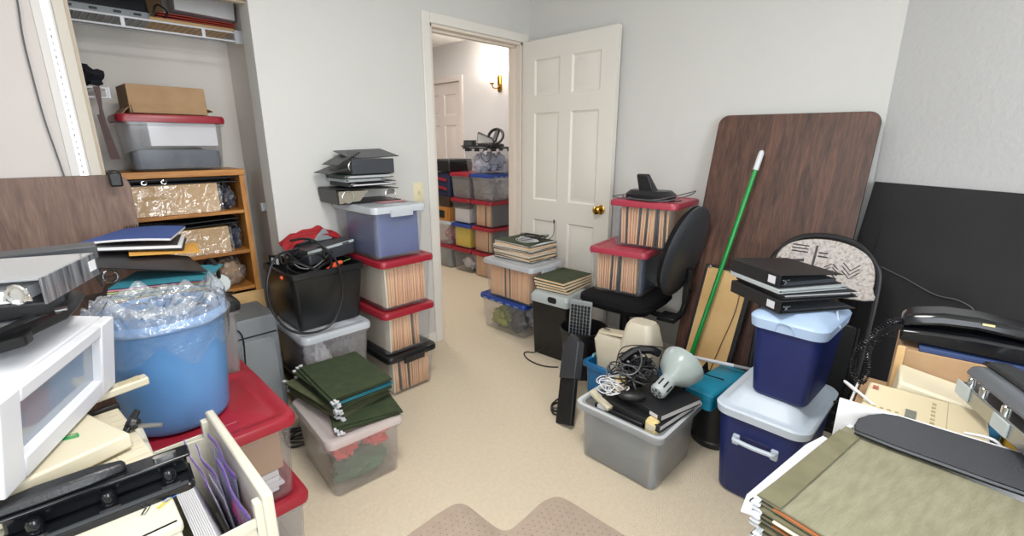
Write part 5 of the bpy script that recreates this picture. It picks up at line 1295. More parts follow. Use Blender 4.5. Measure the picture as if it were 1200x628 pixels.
# ---- blue tub with cream machine
t = thing('blue_tub', 'blue plastic tub holding the cream machine', 'tub', T(-.722, -1.360, 0) @ R(-2, 'Z'))
tote_shell(.095, .200, .215, .02, .9, .004, .02).obj('tub_wall', M_BLUEBOX, t, sharp=50)
for s in (-1, 1):
    MB().prism([(-.03, 0), (.03, 0), (.02, .03), (-.02, .03)], -.006, .006, M=T(0, s * .196, .20) @ R(90, 'X')).obj('handle', mat('pale_teal_plastic', '7FB3C0', .4), t, bevel=.003)
t = thing('cream_fax_machine', 'rounded cream plastic machine standing in the blue tub', 'machine', T(-.722, -1.362, .0125) @ Matrix.Diagonal((1, 1, 1.16, 1)))
MB().rloft([(0, .055, .135, .03), (.20, .062, .150, .03), (.29, .064, .165, .03), (.315, .05, .155, .03)], n=6, M=R(-2, 'X')).obj('lower_housing', mat('ivory_plastic', 'CDC5B2', .45, var=.02), t)
MB().rloft([(.0, .060, .06, .03), (.19, .072, .075, .03), (.30, .080, .088, .035), (.385, .06, .07, .035), (.40, .045, .06, .03)], n=6, M=T(0, -.080, .012) @ R(-1, 'X')).obj('upper_housing', MATS['ivory_plastic'], t)
MB().rloft([(0, .035, .08, .02), (.01, .03, .075, .02)], M=T(0, .09, .318) @ R(-6, 'X')).obj('tray_recess', mat('ivory_shadow', 'C6BDA6', .45), t)
MB().lathe([(.001, 0), (.005, 0), (.005, .002), (.001, .002)], 10, M=T(.0, .03, .328)).obj('button', M_TEAL, t)
MB().bb((-.02, .10, .333), (-.015, .14, .337)).obj('slot', M_DGREY, t)

# ---- grey open tote with lamp, binders and cables
Mg = T(-1.043, -1.616, 0)
t = thing('grey_tote', 'open translucent grey tote on the carpet heaped with electronics', 'storage box', Mg)
tote_shell(.178, .187, .262, .03, .93, .004, .034).obj('body', M_CLEARG, t, sharp=50)
MB().rloft([(.250, .192, .201, .035), (.264, .194, .203, .036), (.264, .180, .189, .03), (.256, .174, .183, .03)], False, False).obj('rim', mat('pale_rim', 'C6CACD', .35), t)
# what fills it: dark equipment and a few upright tools
for k in range(3):
    o = MB().rloft([(0, .128, .135, .01), (.062, .128, .135, .01)]).obj('equipment_box', mat('slate_case', '5E666E', .5, var=.05), M=Mg @ T(.026, .026, .013 + k * .0635) @ R(random.uniform(-1.5, 1.5), 'Z'), bevel=.003)
    tag(o, '%s grey equipment case inside the open tote' % ('bottom', 'middle', 'upper')[k], 'case')
def book(label, M, w, d, th):
    t = thing('black_binder', label, 'binder', M)
    MB().bb((0, 0, 0), (w, d, .003)).obj('lower_cover', M_BLACKV, t, bevel=.001); MB().bb((0, 0, th - .003), (w, d, th)).obj('upper_cover', M_BLACKV, t, bevel=.001)
    sp_ = MB().bb((-.003, 0, 0), (0, d, th)).obj('spine', M_BLACKV, t, bevel=.001)
    MB().bb((-.0036, d * .06, th * .25), (-.003, d * .20, th * .8)).obj('spine_label', M_WHITE, sp_)
    MB().bb((.004, .004, .003), (w - .006, d - .004, th - .003)).obj('pages', M_PAPER, t)
    return t
zl = .2320
book('lowest black binder on the grey tote', Mg @ T(-.132, -.150, .2045) @ R(2, 'Z'), .24, .29, .028)
book('black binder under the top one on the grey tote', Mg @ T(-.155, -.175, zl + .036) @ R(-6, 'Z'), .25, .29, .028)
book('top black binder on the grey tote beneath the lamp', Mg @ T(-.13, -.165, zl + .066) @ R(-14, 'Z'), .24, .28, .028)
zl += .0965
o = MB().bb((0, 0, 0), (.012, .225, .14)).obj('black_tablet', M_BLACKV, bevel=.003, M=Mg @ T(-.154, -.10, .13)); tag(o, 'black flat panel standing along the left side of the grey tote', 'panel')
MB().bb((-.001, .17, .125), (.010, .21, .1406)).obj('label', M_WHITE, o)
# clamp lamp head
t = thing('clamp_lamp', 'grey-green metal lamp head lying on the grey tote', 'lamp', frame(Mg.translation + Vector((.035, -.105, zl + .062)), (-.93, .10, -.34), (0, 0, 1)) @ Matrix.Diagonal((1.12, 1.12, 1.12, 1)))
MB().lathe([(.026, .0), (.040, -.02), (.066, -.045), (.080, -.085), (.082, -.10), (.078, -.10), (.074, -.08), (.060, -.045), (.03, -.015)], 36, M=R(90, 'Y')).obj('shade', M_GREYGREEN, t)
MB().lathe([(.001, .078), (.024, .076), (.030, .066), (.030, .02), (.028, .0), (.02, -.004)], 28, M=R(90, 'Y')).obj('socket_cap', M_LGREY, t)
for k in range(9):
    a = 2 * PI * k / 9
    MB().bb((.025, -.003, .0295), (.058, .003, .0312)).obj('vent_slot', M_BLACK, t, M=R(math.degrees(a), 'X'))
for k in range(6):
    a = 2 * PI * k / 6
    MB().bb((.0765, -.0025, .008), (.0782, .0025, .02)).obj('vent_slot', M_BLACK, t, M=R(math.degrees(a), 'X'))
# computer mouse, mains plug block, torch
o = MB().blob((0, 0, .012), (.115, .062, .042), .02, 1.0, 1, 24, 14, flat=True).obj('computer_mouse', M_BLACK, M=Mg @ T(-.105, -.02, zl + .0035) @ R(-55, 'Z')); tag(o, 'black computer mouse on the binders in the grey tote', 'mouse')
t = thing('cream_adapter', 'pale yellow plug block beside the white cords', 'adapter', Mg @ T(-.07, .055, zl + .001) @ R(30, 'Z'))
MB().rloft([(0, .026, .022, .005), (.05, .024, .02, .005)]).obj('block', M_CREAMY, t)
MB().bb((-.02, -.0215, .012), (.0, -.0205, .035)).obj('label_panel', M_CREAM, t)
t = thing('cream_handset', 'pale yellow handset standing in the near corner of the grey tote', 'handset', Mg @ T(-.134, -.136, .03))
MB().rloft([(.0, .014, .014, .01), (.09, .016, .018, .012), (.17, .018, .022, .012), (.225, .024, .028, .016), (.262, .024, .028, .016), (.272, .018, .02, .014)]).obj('handset_body', M_CREAMY, t)
MB().rloft([(0, .014, .016, .012), (.003, .013, .015, .011)], M=T(-.0235, 0, .245) @ R(-90, 'Y')).obj('earpiece', M_CREAM, t)
MB().bb((-.010, -.012, -.01), (.010, .012, .0)).obj('copper_end', mat('copper_tone', 'B06A35', .5), t)
o = MB().bb((0, 0, 0), (.03, .12, .02)).obj('white_remote', M_CREAM, bevel=.004, M=Mg @ T(-.165, .055, .262) @ R(-14, 'Z') @ R(12, 'X')); tag(o, 'cream remote at the left corner of the grey tote', 'remote')
# black and white tangle
tng = thing('cable_tangle', 'tangle of black and grey cables on the open grey tote', 'cable', T(-1.06, -1.56, zl))
for k in range(26):
    c = Mg.translation + Vector((-.02 + random.uniform(-.045, .05), .055 + random.uniform(-.07, .05), zl + .045 + random.uniform(-.012, .075)))
    r1, r2 = random.uniform(.04, .10), random.uniform(.03, .06); ax = Euler((random.uniform(-.9, .9), random.uniform(-.9, .9), random.uniform(0, 6))).to_matrix()
    pts = []
    for q in range(9):
        a = 2 * PI * q / 9
        p = c + ax @ Vector((r1 * math.cos(a), r2 * math.sin(a), .012 * math.sin(2 * a + k)))
        p.z = max(p.z, zl + .004); pts.append(p)
    MB().tube([q - Vector((-1.06, -1.56, zl)) for q in spline(pts, 4, True)], .0032, 5, True).obj('cable_loop', M_CABLE if k % 4 else M_CABLEG, tng)
tng2 = thing('white_cord_tangle', 'tangle of thin white cords at the left of the grey tote heap', 'cord', T(-1.16, -1.54, zl))
for k in range(11):
    c = Mg.translation + Vector((-.115 + random.uniform(-.02, .03), .075 + random.uniform(-.03, .03), zl + .022 + random.uniform(-.01, .03)))
    r1, r2 = random.uniform(.04, .075), random.uniform(.025, .05); ax = Euler((random.uniform(-.5, .5), random.uniform(-.5, .5), random.uniform(0, 6))).to_matrix()
    pts = []
    for q in range(9):
        a = 2 * PI * q / 9
        p = c + ax @ Vector((r1 * math.cos(a), r2 * math.sin(a), .01 * math.sin(2 * a + k)))
        p.z = max(p.z, zl - .012); pts.append(p)
    MB().tube([q - Vector((-1.16, -1.54, zl)) for q in spline(pts, 4, True)], .0024, 5, True).obj('cord_loop', M_CABLEW, tng2)
MBd = T(.047, -.021, .085) @ R(-35, 'Z')
MB().blob((0, 0, 0), (.13, .08, .10), .35, 3.2, 14, 26, 16, M=MBd).obj('taped_bundle', M_BLACKG, tng)
MB().tube(spline([(-.08, 0, .03), (-.02, .01, .06), (.05, .0, .065), (.09, -.01, .05)], 6), .018, 8, M=MBd).obj('taped_end', M_BLACKG, tng)
p = [G(700, 395, .42), WX(725, 375, -.93), WX(760, 372, -.93), WX(800, 405, -.80), WX(830, 412, -.62)]
tag(MB().tube(spline([Vector((-1.06, -1.50, zl + .06)), Vector((-.98, -1.48, zl + .12)), Vector((-.90, -1.56, zl + .13)), Vector((-.83, -1.66, zl + .11)), Vector((-.76, -1.76, .35)), Vector((-.68, -1.83, .308))], 8), .0026, 6).obj('thin_cord', M_CABLE), 'thin black cord arching from the tangle to the teal box', 'cord')

# ================================================================== right side
# ---- big walnut table top leaning on the right wall
tz, ta = 1.50, math.degrees(math.asin(.30 / 1.52))
t = thing('table_top', 'large dark walnut table top leaning against the right wall', 'table top', Matrix.Translation((-.335, -1.772, .006)) @ R(-90, 'Z') @ R(-ta, 'X') @ R(.6, 'Y'))
# local: x along the width, z along the height, y = thickness
MB().prism(rpoly(.350, .748, .05, 6), -.011, .011, M=T(0, .0, .752) @ R(90, 'X')).obj('board', M_TABLE, t)
MB().prism(rpoly(.3512, .7492, .05, 6), -.0085, .0085, M=T(0, .0, .752) @ R(90, 'X')).obj('edge_band', M_BLACKV, t)

# ---- framed tan panel and green pole leaning on the table
t = thing('framed_panel', 'narrow tan panel in a dark frame leaning on the large table top', 'framed panel', Matrix.Translation((-.430, -1.612, .0)) @ R(-90, 'Z') @ R(-13, 'X') @ R(3.5, 'Y'))
w_, h_ = .215, .735
MB().bb((-w_ / 2, -.004, .01), (w_ / 2, .006, h_ - .006)).obj('tan_sheet', M_CORK, t)
for a, b in (((-w_ / 2 - .012, -.010, 0), (-w_ / 2, .012, h_)), ((w_ / 2, -.010, 0), (w_ / 2 + .022, .012, h_)), ((-w_ / 2, -.010, h_ - .012), (w_ / 2, .012, h_)), ((-w_ / 2, -.010, 0), (w_ / 2, .012, .012))):
    MB().bb(a, b).obj('frame_bar', M_BLACKV, t, bevel=.002)
for x in (-w_ / 2, -.0, w_ / 2 - .03): MB().lathe([(.001, 0), (.007, 0), (.007, .004), (.001, .005)], 10, M=T(x + .012, -.011, h_ - .010) @ R(90, 'X')).obj('metal_corner', M_STEEL, t)
MB().tube(spline([(.075, -.012, h_ - .01), (.085, -.016, h_ - .2), (.06, -.016, h_ - .4), (.035, -.014, h_ - .6)], 6), .002, 5).obj('thin_wire', M_CABLE, t)
ptop = WX(893, 179, -.135); pbot = G(792, 470, .0)
u = (ptop - pbot); Lp = u.length
t = thing('green_pole', 'green pole with white tip leaning on the walnut table top', 'pole', frame(pbot + Vector((0, 0, .012)), u, (0, 1, 0)))
MB().tube([(0, 0, 0), (Lp - .10, 0, 0)], .0115, 14).obj('shaft', M_POLE, t)
MB().loft([[(x, r * math.cos(2 * PI * k / 14), r * math.sin(2 * PI * k / 14)) for k in range(14)] for x, r in ((Lp - .10, .0135), (Lp - .02, .0135), (Lp - .006, .011), (Lp, .004))]).obj('white_tip', M_WHITE, t)

# ---- black board on the angled wall
t = thing('black_board', 'tall black paper board leaning on the angled wall at right', 'board', Matrix(((AD.x, AN.x, 0, AP.x), (AD.y, AN.y, 0, AP.y), (0, 0, 1, 0), (0, 0, 0, 1))))
# local x along the wall, y out from the wall
b = MB(); L0, L1, zt = .028, 1.75, 1.172
b.loft([[(x, .165, .0), (x, .175, .0), (x, .026, zt), (x, .016, zt)] for x in [L0 + (L1 - L0) * k / 12 for k in range(13)]])
b.obj('board_sheet', M_BOARD, t)
MB().loft([[(L0 + .09, .1752, .002), (L0 + .092, .1757, .002), (L0 + .092, .0267, zt - .004), (L0 + .09, .0262, zt - .004)], [(L0 + .094, .1757, .002), (L0 + .096, .1752, .002), (L0 + .096, .0262, zt - .004), (L0 + .094, .0267, zt - .004)]]).obj('fold_line', M_BLACKV, t)
p = [WX(1033, 313, -.31), WX(1060, 325, -.34), WX(1095, 345, -.38), WX(1125, 352, -.42), WX(1138, 362, -.46)]
def on_board(x, y, o=.012):
    # point of the leaning board under a pixel
    n = Vector((AN.x, AN.y, .15 / zt)).normalized(); q = AP + AN * .175
    d = ray(x, y); return CAM + d * ((q + n * o - CAM).dot(n) / d.dot(n))
tag(MB().tube(spline([on_board(x, y) for x, y in ((1018, 305), (1033, 313), (1060, 326), (1095, 345), (1120, 351), (1138, 360), (1146, 372))], 6), .0025, 6).obj('wall_cable', M_CABLEG), 'thin cord running across the black board to the phone', 'cord')

# ---- folding chair with patterned pad, folded, standing behind the coolers
def pattern_mat():
    m = bpy.data.materials.new('tribal_print'); m.use_nodes = True; nt = m.node_tree; nd = nt.nodes; lk = nt.links; b = nd['Principled BSDF']; b.inputs['Roughness'].default_value = .85
    tc = nd.new('ShaderNodeTexCoord'); sp = nd.new('ShaderNodeSeparateXYZ'); lk.new(tc.outputs['Object'], sp.inputs[0]); cb = nd.new('ShaderNodeCombineXYZ'); lk.new(sp.outputs[0], cb.inputs[0]); lk.new(sp.outputs[2], cb.inputs[1])
    br = nd.new('ShaderNodeTexBrick'); br.inputs['Scale'].default_value = 46; br.inputs['Color1'].default_value = lin('BDB5B0'); br.inputs['Color2'].default_value = lin('847C79'); br.inputs['Mortar'].default_value = lin('D0C9C4'); br.inputs['Mortar Size'].default_value = .035
    br.inputs['Brick Width'].default_value = .30; br.inputs['Row Height'].default_value = .17; lk.new(cb.outputs[0], br.inputs[0])
    n = nd.new('ShaderNodeTexNoise'); n.inputs['Scale'].default_value = 75; n.inputs['Detail'].default_value = 3; lk.new(cb.outputs[0], n.inputs[0])
    r = nd.new('ShaderNodeValToRGB'); r.color_ramp.interpolation = 'CONSTANT'; e = r.color_ramp.elements; e[0].position = 0; e[0].color = (1, 1, 1, 1); e[1].position = .55; e[1].color = (.62, .60, .60, 1); lk.new(n.outputs['Fac'], r.inputs[0])
    mx = nd.new('ShaderNodeMix'); mx.data_type = 'RGBA'; mx.blend_type = 'MULTIPLY'; mx.inputs[0].default_value = .8; lk.new(br.outputs[0], mx.inputs[6]); lk.new(r.outputs[0], mx.inputs[7]); lk.new(mx.outputs[2], b.inputs['Base Color'])
    return m
M_PRINT = pattern_mat()
t = thing('folding_chair', 'folding chair with black frame and grey patterned back pad', 'folding chair', Matrix.Translation((-.50, -2.065, 0)) @ R(-92, 'Z') @ R(-10, 'X'))
# local: x across, z up, pad face towards -y (towards the camera)
cw_, ct_ = .205, .965
arch = [(-cw_ + .005, .0, 0), (-cw_, 0, .40), (-cw_, 0, .78), (-cw_ + .03, 0, .88), (-cw_ + .10, 0, .945), (0, 0, ct_), (cw_ - .10, 0, .945), (cw_ - .03, 0, .88), (cw_, 0, .78), (cw_, 0, .40), (cw_ - .005, 0, 0)]
MB().tube(spline(arch, 6), .0125, 10).obj('frame_tube', M_BLACK, t)
pad = [(-cw_ + .014, .775), (-cw_ + .022, .85), (-cw_ + .05, .90), (-cw_ + .11, .935), (0, .95), (cw_ - .11, .935), (cw_ - .05, .90), (cw_ - .022, .85), (cw_ - .014, .775), (cw_ - .03, .72), (-cw_ + .03, .72)]
pad = [(p.x, p.y) for p in spline([(x, z, 0) for x, z in pad], 4, True)]
MB().loft([[(x, -.004, z) for x, z in pad], [(x, -.016, z) for x, z in pad], [(x * .97, -.022, .83 + (z - .83) * .96) for x, z in pad]], True, True).obj('back_pad', M_PRINT, t)
# the printed motifs stitched on the pad
def motif(pts, wd=.0045): MB().tube([(x, -.0222, z) for x, z in pts], wd * .5, 4).obj('print_motif', mat('print_dark', '4A4749', .9), bp)
bp = [c for c in t.children if c.name.startswith('back_pad')][0]
for dz in (0, .017, .034): motif([(.075, .83 + dz), (.105, .80 + dz), (.135, .83 + dz)])
for k in range(5): motif([(.01, .775 + .014 * k), (.035, .795 + .014 * k)]); 
for k in range(5): motif([(.062, .775 + .014 * k), (.040, .795 + .014 * k)])
for k in range(3): motif([(-.125, .885 + .014 * k), (-.06, .885 + .014 * k)], .006)
for k in range(3): motif([(-.18, .80 + .016 * k), (-.165, .815 + .016 * k), (-.15, .80 + .016 * k)])
for k in range(2): motif([(-.02, .875 + .016 * k), (.015, .875 + .016 * k)], .007)
motif([(-.035, .78), (-.03, .92)], .010); motif([(-.12, .84), (-.07, .85)], .012)
MB().rloft([(-.022, .185, .20, .05), (-.004, .185, .20, .05)], M=T(0, .045, .40) @ R(90, 'X')).obj('seat_board', M_BLACK, t, bevel=.004)
for s in (-1, 1):
    MB().tube([(s * (cw_ - .03), .055, .02), (s * (cw_ - .03), .030, .60)], .010, 8).obj('rear_leg', M_BLACK, t)
MB().tube([(-cw_ + .0, .004, .22), (cw_ - .0, .004, .22)], .007, 8).obj('cross_bar', M_BLACK, t)
MB().tube([(-cw_ + .03, .05, .12), (cw_ - .03, .05, .12)], .007, 8).obj('cross_bar', M_BLACK, t)
for s in (-1, 1): MB().lathe([(.001, 0), (.006, 0), (.006, .004), (.001, .004)], 10, M=T(s * .15, -.0, .30) @ R(90, 'X')).obj('rivet', M_STEEL, t)

# ---- large cooler
t = thing('cooler', 'large navy cooler with whitish lid on the carpet', 'cooler', T(-.815, -2.082, 0) @ R(-1, 'Z'))
MB().rloft([(0, .170, .115, .04), (.02, .185, .130, .045), (.33, .215, .147, .05), (.355, .216, .148, .05)], n=6).obj('body', M_COOLER, t)
MB().rloft([(.356, .228, .158, .055), (.385, .232, .162, .056), (.392, .226, .156, .055), (.394, .205, .136, .05), (.398, .200, .131, .048), (.438, .172, .106, .042), (.447, .158, .094, .04)], n=6).obj('lid', M_COOLW, t)
MB().rloft([(0, .05, .026, .01), (.006, .045, .022, .01)], M=T(-.206, 0, .262) @ R(-90, 'Y') @ R(90, 'Z')).obj('handle_recess', mat('navy_dark', '111A50', .5), t)
MB().tube(spline([(-.205, -.068, .275), (-.238, -.066, .276), (-.242, -.05, .276), (-.244, 0, .275), (-.242, .05, .276), (-.238, .066, .276), (-.205, .068, .275)], 5), .0085, 8).obj('handle', M_COOLW, t)
for s in (-1, 1): MB().bb((-.222, s * .066 - .012, .245), (-.198, s * .066 + .012, .285)).obj('handle_mount', M_COOLW, t, bevel=.004)
MB().tube(spline([(.10, -.160, .385), (.16, -.185, .37), (.19, -.18, .30), (.17, -.16, .26)], 6), .005, 6).obj('strap', M_BLACK, t)
# ---- small cooler on top
t = thing('cooler', 'small navy cooler with pale blue lid on the large cooler', 'cooler', T(-.845, -2.118, .4475) @ R(-3, 'Z'))
MB().rloft([(0, .125, .085, .03), (.012, .135, .092, .034), (.262, .155, .110, .04), (.268, .155, .110, .04)], n=6).obj('body', M_COOLER, t)
MB().rloft([(.266, .166, .120, .045), (.300, .170, .124, .046), (.306, .166, .120, .045), (.312, .156, .110, .042), (.330, .120, .08, .03)], n=6).obj('lid', M_COOLB, t)
MB().tube(spline([(-.168, -.03, .270), (-.175, -.02, .300), (-.172, .02, .300), (-.168, .03, .270)], 4), .003, 6).obj('lid_latch', M_COOLB, t)
MB().tube(spline([(-.03, -.126, .29), (.02, -.10, .328), (.09, -.09, .330)], 6), .003, 6).obj('lid_ridge', M_COOLW, t)

# ---- binders on the small cooler
zc_ = .7825
Mf = frame((-1.022, -2.090, zc_), (.82, -.57, 0))
binder('thick black binder with white spine label on the small cooler', Mf, .30, .26, .045, M_BLACKV, 0, .15, (.10, .24), page_mat=M_HANG)
binder('thin black binder with pale pages, second on the cooler pile', frame((-1.000, -2.085, zc_ + .0465), (.80, -.60, 0)), .285, .25, .016, M_BLACKV, 0, .9, ring=False)
binder('thin white-edged binder, third on the cooler pile', frame((-1.005, -2.075, zc_ + .064), (.83, -.55, 0)), .275, .25, .013, M_LGREY, 0, .9, ring=False)
binder('black binder with white spine label and sloping cover, top of cooler pile', frame((-.99, -2.070, zc_ + .079), (.845, -.53, 0)), .26, .25, .048, M_BLACKV, -3.0, .3, (.08, .21), page_mat=M_HANG)

# ---- teal box on a black round bin, white tube, black bag behind the lamp
t = thing('black_round_bin', 'low black round bin under the teal box', 'bin', T(-.690, -1.815, 0))
MB().lathe([(.001, 0), (.088, 0), (.094, .006), (.100, .03), (.092, .036), (.098, .205), (.104, .212), (.104, .225), (.001, .225)], 36).obj('bin_wall', M_BLACK, t)
t = thing('teal_box', 'teal plastic box with rounded lid on the black round bin', 'box', T(-.680, -1.805, .2255) @ R(-6, 'Z'))
MB().rloft([(0, .165, .060, .018), (.05, .168, .063, .018)]).obj('box_body', M_TEAL, t)
MB().rloft([(.051, .171, .066, .018), (.072, .171, .066, .018), (.078, .164, .059, .018)]).obj('box_lid', M_TEAL, t)
a = WX(806, 417, -.58); b = WX(905, 438, -.58)
t = thing('white_tube', 'long white tube lying across the black bag', 'tube', frame(a, b - a))
Lq = (b - a).length
MB().tube([(0, 0, 0), (Lq * .58, 0, 0)], .0085, 12).obj('tube', M_WHITE, t)
MB().tube([(Lq * .58, 0, 0), (Lq, 0, 0)], .0075, 12).obj('grey_sleeve', M_GREY, t)
lump('black_bag', 'black plastic bag crumpled under the white tube', 'bag', M_BLACKG, T(-.575, -1.680, 0), (.11, .16, .32), .22, 2.6, 81)
t = thing('blue_pouch', 'blue crumpled pouch between the cream machine and black bag', 'pouch', T(-.565, -1.50, 0))
MB().blob((0, 0, 0), (1, 1, 1), .22, 2.2, 83, flat=True).fit((0, 0, 0), (.085, .15, .27)).obj('pouch', mat('blue_nylon', '1B4F86', .5, var=.15, bump=.3, bscale=30), t)
MB().tube(spline([(-.02, -.04, .25), (-.01, 0, .285), (.01, .04, .25)], 5), .006, 6).obj('strap', M_LGREY, t)

# ---- low table carrying the right foreground
TZ = .555
t = thing('low_table', 'low table under the folders and white box at right', 'table', T(-1.50, -2.72, 0))
MB().bb((-.46, -.36, TZ - .025), (.45, .36, TZ)).obj('table_board', M_TABLE, t, bevel=.003)
for sx_ in (-1, 1):
    for sy_ in (-1, 1): MB().bb((sx_ * .42 - .018, sy_ * .32 - .018, 0.0056), (sx_ * .42 + .018, sy_ * .32 + .018, TZ - .025)).obj('leg', M_BLACK, t, bevel=.003)

# ---- hanging folder pile in the right foreground
ua = Vector((.985, -.172, 0)); pa = Vector((.172, .985, 0))
rod = Vector((-1.773, -2.337, 0)); dd = .36
zf = TZ + .001
ordn = ['lowest', 'second', 'third', 'fourth', 'fifth', 'sixth', 'seventh', 'eighth', 'ninth', 'tenth', 'eleventh', 'twelfth', 'uppermost']
nP = 13
for k in range(nP):
    mt = M_SAGE if k in (nP - 1, nP - 3, 5) else (M_SAGED, M_OLIVE, M_SAGED)[k % 3]
    inner = (M_MANILA, mat('rust_paper', 'A8653A', .7, var=.1), M_MANILAP)[k % 3] if k < nP - 1 else mat('rust_paper', 'A8653A')
    nm = 'sage' if mt is M_SAGE else ('olive' if mt is M_OLIVE else 'dusky green')
    c = rod - pa * (dd / 2) + ua * .022 + ua * random.uniform(-.008, .008) + pa * random.uniform(-.014, .006)
    hanging_folder('%s %s hanging folder of the right foreground pile' % (ordn[k], nm), Matrix.Translation((c.x, c.y, zf)) @ R(math.degrees(math.atan2(ua.y, ua.x)) + random.uniform(-1.5, 1.5), 'Z'), .36, dd, mt, .0125, 'hanging folders in the right foreground', True, inner)
    zf += .0148
zf -= .001
# top folder's turned-down edge strip, its rod and plastic tabs
Mtop = Matrix.Translation((rod.x, rod.y, zf)) @ R(math.degrees(math.atan2(ua.y, ua.x)), 'Z')
t = thing('folder_rail', 'white plastic folder rail sticking out of the foreground pile', 'folder rail', Mtop)
MB().prism([(-.175, -.012), (.155, -.012), (.165, .022), (.10, .030), (-.14, .026), (-.185, .012)], -.022, -.0195).obj('rail', M_WHITE, t)
MB().rloft([(0, .008, .004, .004), (.0006, .008, .004, .004)], M=T(-.145, .012, -.0194)).obj('rail_hole', M_BLACK, t)
o = MB().prism([(-.152, -.036), (.18, -.036), (.18, .0), (-.152, .002)], .0006, .0022).obj('folder_strip', M_SAGED, M=Mtop @ T(0, 0, .001)); tag(o, 'dark olive edge strip along the top foreground folder', 'strip')
# ---- white open box behind the pile with the old phones in it
bu = Vector((.03, -.9995, 0))           # along the near wall, to the right
bw = Vector((.9995, .03, 0))            # away from the camera
bo = Vector((-1.556, -2.353, TZ + .001)); bh = .245; bl, bd = .52, .44
Mx_ = Matrix(((bu.x, bw.x, 0, bo.x), (bu.y, bw.y, 0, bo.y), (0, 0, 1, bo.z), (0, 0, 0, 1)))
t = thing('white_carton', 'white open carton holding old telephones at the right edge', 'box', Mx_)
for nm, a, b in (('near_wall', (0, 0, 0), (bl, .006, bh)), ('far_wall', (0, bd - .006, 0), (bl, bd, .12)), ('side_wall', (0, .006, 0), (.006, bd - .006, .12)), ('side_wall', (bl - .006, .006, 0), (bl, bd - .006, bh)), ('base', (.006, .006, 0), (bl - .006, bd - .006, .006))):
    MB().bb(a, b).obj(nm, M_PAPER, t, bevel=.001)
def W(x, y, z): return Mx_ @ T(x, y, z)
# black padded bar leaning on the carton
B0, B1, T1 = G(1002, 508, zf + .002), G(1210, 584, zf + .002), G(1210, 533, TZ + bh)
pn = (B1 - B0).cross(T1 - B0).normalized()
def on_pad(x, y):
    d = ray(x, y); return CAM + d * ((B0 - CAM).dot(pn) / d.dot(pn))
ol = [on_pad(x, y) for x, y in ((1002, 508), (1001, 501), (1006, 493), (1018, 489), (1035, 487.5), (1052, 490), (1100, 505), (1160, 523.5), (1290, 562), (1290, 612), (1160, 567), (1100, 545), (1050, 527))]
if pn.dot(CAM - B0) < 0: pn = -pn
t = thing('wrist_rest', 'long black padded bar with rounded end leaning on the white carton', 'pad')
b = MB(); b.loft([[p + pn * .005 for p in ol], [p + pn * .015 for p in ol]]); b.obj('pad', mat('charcoal_pad', '2C2E33', .7, var=.05, bump=.2, bscale=200), t, bevel=.003)
MB().tube([p + pn * .010 for p in [on_pad(x, y) for x, y in ((1002, 508), (1050, 527), (1100, 545), (1160, 567), (1290, 612))]], .006, 8).obj('edge_bead', M_BLACKG, t)
# filler inside so that the phones stand high
o = MB().bb((.012, .012, 0), (bl - .012, bd - .012, .13)).obj('inner_carton', M_KRAFT, bevel=.003, M=W(0, 0, .0065)); tag(o, 'brown inner carton under the phones in the white carton', 'box')
zi = .137
# cream answering machine
M_BONE = mat('bone_plastic', 'C9BD9F', .45, var=.02)
t = thing('answering_machine', 'flat cream answering machine just inside the white carton', 'answering machine', W(.035, .016, zi - .016) @ R(0, 'X'))
MB().add([(0, 0, .05), (.205, 0, .05), (.205, .13, .05), (0, .13, .05), (0, 0, .104), (.205, 0, .104), (.20, .13, .122), (.004, .13, .122)],
         [(0, 3, 2, 1), (4, 5, 6, 7), (0, 1, 5, 4), (1, 2, 6, 5), (2, 3, 7, 6), (3, 0, 4, 7)]).obj('machine_body', M_BONE, t, bevel=.004)
MB().bb((0.02, .02, .017), (.19, .11, .05)).obj('machine_foot', M_BONE, t)
Mt_ = T(0, 0, .1045) @ R(7.9, 'X')
MB().bb((.075, .02, 0), (.093, .055, .0012)).obj('display', mat('lcd_grey', '6E7068', .3), t, M=Mt_)
for i in range(7): MB().bb((.115, .012 + i * .015, 0), (.122, .018 + i * .015, .0015)).obj('key', mat('key_tan', 'A99B7C', .5), t, M=Mt_)
for i in range(4): MB().bb((.02 + .013 * i, .03, 0), (.026 + .013 * i, .034, .001)).obj('key', MATS['key_tan'], t, M=Mt_)
MB().bb((.012, .10, 0), (.022, .112, .003)).obj('red_button', mat('dusty_red', '9A5A50', .5), t, M=Mt_)
MB().bb((.14, .0, 0), (.1408, .13, .0006)).obj('seam', MATS['key_tan'], t, M=Mt_)
# cream modem-like box
t = thing('cream_modem', 'cream box with grey end leaning behind the answering machine', 'modem', W(.085, .150, zi - .028) @ R(4, 'Z'))
MB().add([(0, 0, .09), (.22, 0, .06), (.22, .10, .06), (0, .10, .09), (.004, .0, .150), (.215, .0, .115), (.215, .10, .120), (.004, .10, .158)],
         [(0, 3, 2, 1), (4, 5, 6, 7), (0, 1, 5, 4), (1, 2, 6, 5), (2, 3, 7, 6), (3, 0, 4, 7)]).obj('modem_body', mat('ivory2', 'D2CAB2', .42, var=.02), t, bevel=.006)
MB().add([(.0, -.002, .096), (.075, -.002, .086), (.075, .0, .086), (.0, .0, .096), (.0, -.002, .116), (.075, -.002, .100), (.075, .0, .100), (.0, .0, .116)],
         [(0, 3, 2, 1), (4, 5, 6, 7), (0, 1, 5, 4), (1, 2, 6, 5), (2, 3, 7, 6), (3, 0, 4, 7)]).obj('grey_end', M_GREY, t)
MB().bb((.01, .01, .029), (.20, .09, .07)).obj('stand', M_BLACK, t)
